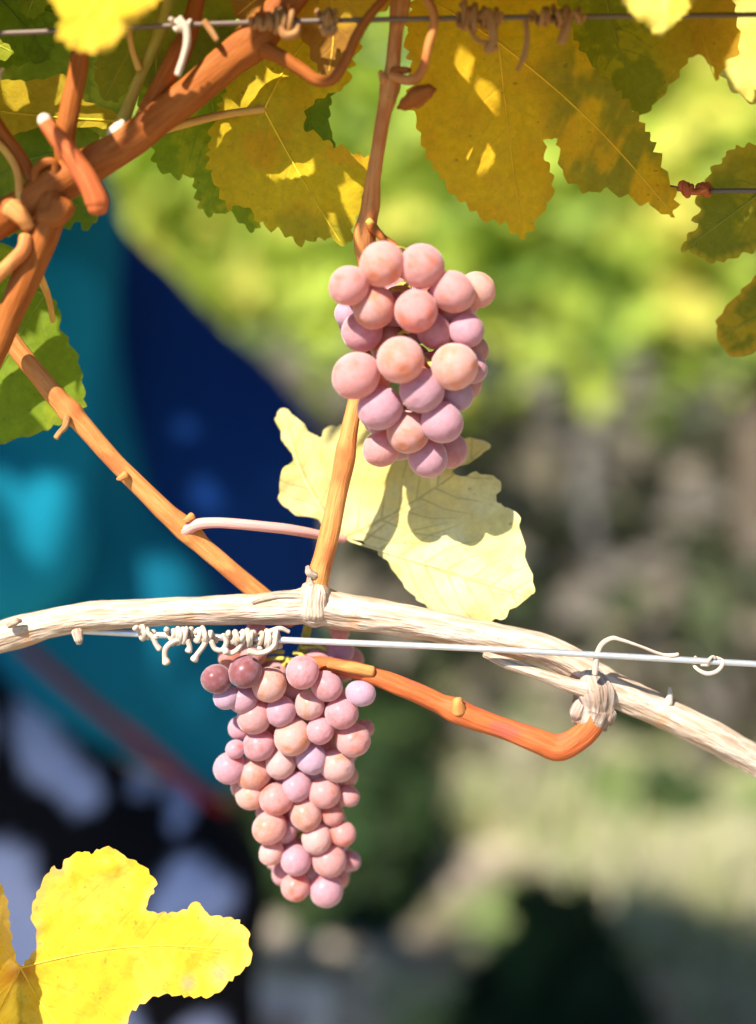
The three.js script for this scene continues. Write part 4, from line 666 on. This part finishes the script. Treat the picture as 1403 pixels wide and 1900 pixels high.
bunch({ label: 'upper bunch of pink grapes hanging in front of the upright shoot', top: [690, 430], span: [520, 840], berry: 36, zc: 0.0, depth: 0.016, seed: 41,
  half: (y) => (y < 740 ? 160 : 105), mid: (y) => lerp(760, 770, clamp((y - 480) / 380)),
  axis: [[684, 410, -0.004, 7], [720, 455, -0.006, 7], [755, 520, -0.010, 6], [765, 650, -0.012, 5], [765, 780, -0.012, 4], [770, 820, -0.010, 3]],
  pick: (q, i, R) => [1, 0, 0, 1, 6, 0, 3, 4, 4, 2, 1, 0, 3, 2, 2, 2, 1, 0, 2, 2][i] ?? Math.floor(R() * 8),
  list: [[709, 490, 42, 10], [783, 494, 41, 10], [648, 530, 36], [695, 570, 40, 8], [772, 577, 39, 14], [839, 541, 39], [885, 538, 33, -12], [672, 615, 37, -20], [806, 614, 33, -30], [866, 613, 32], [743, 668, 44, 16], [661, 697, 45, 6], [843, 680, 43, 8], [705, 757, 42, 4], [783, 724, 42, 4], [820, 783, 40, 8], [757, 803, 39, 16], [708, 833, 34], [794, 849, 38, 4], [876, 684, 27, -30], [846, 732, 32, -30], [645, 582, 24, -40], [880, 650, 26, -40]],
  extra: [] });
bunch({ label: 'lower long bunch of small pink grapes hanging under the old cane', top: [560, 1225], span: [1230, 1630], berry: 27, swell: 1.07, mats: GM2, zc: -0.012, depth: 0.016, seed: 42,
  half: (y) => lerp(165, 85, clamp((y - 1260) / 380)), mid: (y) => lerp(540, 580, clamp((y - 1260) / 380)),
  axis: [[575, 1150, -0.020, 8], [562, 1200, -0.022, 8], [545, 1260, -0.024, 6], [550, 1400, -0.024, 5], [570, 1540, -0.022, 4], [580, 1630, -0.018, 3]],
  pick: (q, i, R) => ({ 0: 8, 1: 8, 3: 4, 2: 3, 5: 5, 6: 5, 13: 3, 20: 5, 21: 7, 23: 1, 24: 3, 30: 6, 34: 6, 26: 2 })[i] ?? [0, 1, 2, 4, 6, 7, 0, 4, 2][Math.floor(R() * 9)],
  list: [[402, 1260, 26, 4], [455, 1246, 29, 4], [500, 1270, 31, 10], [561, 1247, 30, 4], [606, 1273, 27, 6], [669, 1286, 25], [420, 1294, 22, -14], [451, 1298, 26], [472, 1331, 30, 10], [521, 1320, 28, 16], [574, 1308, 27, 10], [634, 1323, 29, 8], [594, 1356, 25, -10], [543, 1367, 34, 12], [655, 1373, 31, 10], [676, 1352, 17, -30], [481, 1383, 28], [446, 1350, 22, -20], [437, 1390, 17, -30], [521, 1416, 28, 8], [577, 1407, 28], [625, 1421, 31, 6], [427, 1425, 29, 6], [471, 1434, 31, 8], [466, 1474, 28, -6], [513, 1483, 29, -6], [552, 1459, 27], [602, 1471, 29, 8], [647, 1477, 19, -20], [567, 1509, 30, 8], [617, 1512, 20, -24], [500, 1536, 30, 4], [528, 1540, 24, -6], [588, 1556, 28, 6], [636, 1547, 23], [504, 1582, 23], [549, 1596, 28, 8], [611, 1596, 31, 10], [648, 1597, 20, -16], [549, 1645, 27], [605, 1651, 31, 8], [577, 1622, 22, -12], [500, 1502, 24, -20], [537, 1512, 22, -22], [586, 1522, 22, -18], [540, 1572, 24, -18], [576, 1580, 24, -18], [528, 1620, 23, -18], [500, 1390, 24, -20], [546, 1328, 24, -20], [600, 1390, 24, -20], [480, 1290, 24, -18], [540, 1284, 24, -20], [588, 1440, 24, -18], [642, 1440, 21, -22], [532, 1446, 23, -20], [494, 1452, 23, -20], [626, 1560, 22, -20], [606, 1548, 22, -20], [610, 1330, 22, -20], [450, 1460, 20, -24], [560, 1620, 22, -22]],
  extra: [[475, 1168, 18, 0.004], [630, 1172, 18, 0.0], [630, 1208, 28, -0.004], [590, 1215, 26, -0.006], [470, 1212, 26, -0.002], [430, 1220, 24, -0.003], [650, 1225, 26, -0.008]] });

// ---------------------------------------------------------------- the rest of this vine's canopy, above the frame: it shades the leaves and the picker
{
  const R = rng(2024), spots = [], toSun = SUN, v = new THREE.Vector3(), inv = new THREE.Matrix4(), o = new THREE.Vector3(), d = new THREE.Vector3();
  const tg = smallLeaf(0.25, 0.35), tp = tg.attributes.position, ti = tg.index.array, A = new THREE.Vector3(), B = new THREE.Vector3(), C = new THREE.Vector3(), hit = new THREE.Vector3(), ray3 = new THREE.Ray();
  const rays = [], ray = (px, py, z, r, n = 8) => { rays.push(P(px, py, z)); for (let i = 0; i < n && r; i++) rays.push(P(px + r * Math.cos(i * 6.283 / n), py + r * Math.sin(i * 6.283 / n), z)); };
  // open to the sun: everything below the leaves ...
  for (let x = 600; x <= 930; x += 40) for (let y = 445; y <= 900; y += 45) { ray(x, y, 0.012, 0); ray(x, y, 0.0, 0); }
  for (let x = 330; x <= 1460; x += 45) for (let y = 770; y <= 1960; y += 60) { ray(x, y, 0.0, 0); ray(x, y, -0.025, 0); }
  for (let x = -60; x < 330; x += 55) for (let y = 1090; y <= 1960; y += 60) ray(x, y, 0.0, 0);
  // ... and gaps between the leaves above
  for (const [x, y, z, r] of [[865, 114, -0.024, 13], [917, 186, -0.024, 12], [909, 322, -0.024, 20], [550, 338, -0.02, 12], [660, 352, -0.02, 16], [432, 232, -0.018, 26], [465, 190, -0.018, 14], [480, 235, -0.018, 16], [505, 108, -0.018, 12], [535, 112, -0.018, 10], [655, 80, -0.01, 22], [553, 48, -0.01, 10], [400, 130, 0, 22], [425, 112, 0, 24], [115, 240, 0.002, 30], [122, 205, 0.002, 24], [45, 60, 0.004, 40], [85, 226, 0.014, 18], [160, 350, 0.02, 26], [30, 392, 0.015, 14], [10, 590, 0.012, 40], [20, 480, 0.016, 40], [45, 650, -0.004, 40], [80, 700, -0.004, 34], [112, 742, -0.004, 30], [165, 788, -0.004, 8], [262, 906, -0.004, 10], [310, 955, -0.004, 30], [350, 990, -0.004, 30], [400, 970, -0.004, 20], [96, 600, -0.03, 12], [50, 690, -0.03, 16], [58, 750, -0.03, 16], [20, 160, -0.014, 24], [170, 50, 0.042, 50], [170, 50, 0.042, 25], [170, 20, 0.042, 70], [240, 10, 0.042, 60], [240, 10, 0.042, 30], [130, 70, 0.042, 40], [130, 20, 0.042, 40], [200, 70, 0.042, 30], [1222, 5, 0.021, 55], [1222, 5, 0.021, 28], [1222, 48, 0.022, 14], [1185, 15, 0.021, 18], [1262, 15, 0.021, 18], [1400, 50, -0.045, 30], [1400, 110, -0.042, 50], [1395, 110, -0.042, 25], [1395, 165, -0.040, 26], [1395, 15, -0.046, 25], [600, 138, 0.006, 12], [333, 125, 0.01, 12], [225, 230, 0.004, 12], [12, 90, -0.018, 14],
    [90, 920, -0.64, 44], [30, 900, -0.64, 40], [160, 960, -0.65, 36], [110, 1030, -0.64, 42], [345, 1065, -0.72, 60], [345, 1065, -0.72, 30], [345, 1010, -0.72, 26], [345, 1065, -0.755, 50], [405, 1455, -0.76, 40], [405, 1455, -0.74, 30], [500, 1230, -0.78, 20], [450, 790, -0.775, 15], [355, 885, -0.775, 20], [310, 752, -0.785, 13], [500, 1025, -0.775, 14]]) ray(x, y, z, r);
  let tries = 0;
  const N = 6600;
  while (spots.length < N && tries++ < 26000) {
    const low = tries % 3 === 0, near = spots.length < 680;
    let x = low ? -0.5 + 0.85 * R() : -1.5 + 2.2 * R(), y = low ? 1.26 + 0.3 * R() : 1.27 + 0.96 * R(), zz = lerp(-0.24, Math.min(0.22, 0.09 + (y - 1.27) * 0.8), low ? 0.45 + 0.55 * R() : R()), s = (low ? 0.05 : 0.075) + 0.06 * R();
    if (near) { const q = P(-80 + 1560 * R(), -30 + 470 * R(), lerp(-0.04, 0.02, R())), t = (1.285 + 0.3 * R() * R() - q.y) / SUN.y; x = q.x + SUN.x * t; y = q.y + SUN.y * t; zz = q.z + SUN.z * t; s = 0.04 + 0.05 * R(); if (t < 0.01) continue; }
    else if (spots.length < 2480) { const q = P(-60 + 560 * R(), 330 + 1250 * R(), -0.7), t = (lerp(-0.2, 0.2, R()) - q.z) / SUN.z; x = q.x + SUN.x * t; y = q.y + SUN.y * t; zz = q.z + SUN.z * t; s = 0.035 + 0.035 * R(); }
    const m = pose(x, y, zz, s, R, 1.1);
    let bad = false;
    for (const [a, b] of lobesAll) { v.set(a, b, 0).applyMatrix4(m); const [px, py, dep] = unP(v); if (dep < 0.05 || (py > -14 && px > -30 && px < 1440 && !(v.z < -0.06 && px < 500 && py < 190))) { bad = true; break; } }
    if (bad) continue;
    const c0 = v.set(0, 0.3, 0).applyMatrix4(m).clone(), reach = s * 0.72; inv.copy(m).invert();
    d.copy(toSun).transformDirection(inv);
    for (const p of rays) {
      const w = o.copy(c0).sub(p), along = w.dot(toSun);
      if (along < 0 || w.lengthSq() - along * along > reach * reach) continue;
      ray3.origin.copy(p).applyMatrix4(inv); ray3.direction.copy(d);
      for (let q = 0; q < ti.length && !bad; q += 3) bad = !!ray3.intersectTriangle(A.fromBufferAttribute(tp, ti[q]), B.fromBufferAttribute(tp, ti[q + 1]), C.fromBufferAttribute(tp, ti[q + 2]), false, hit);
      if (bad) break;
    }
    if (bad) continue;
    const h = near ? 0.35 + 0.65 * R() : R();
    spots.push({ m, c: h < 0.45 ? [0.20, 0.27, 0.02] : h < 0.6 ? [0.40, 0.38, 0.02] : [0.84, 0.60, 0.03] });
  }
  console.log('canopy leaves', spots.length, 'tries', tries);
  foliage('canopy_foliage', spots, leafMat(0xffffff, 0.5), 'foliage of the vine in front above and behind the upper left leaves', 'vine foliage');
}
renderer.render(scene, camera);
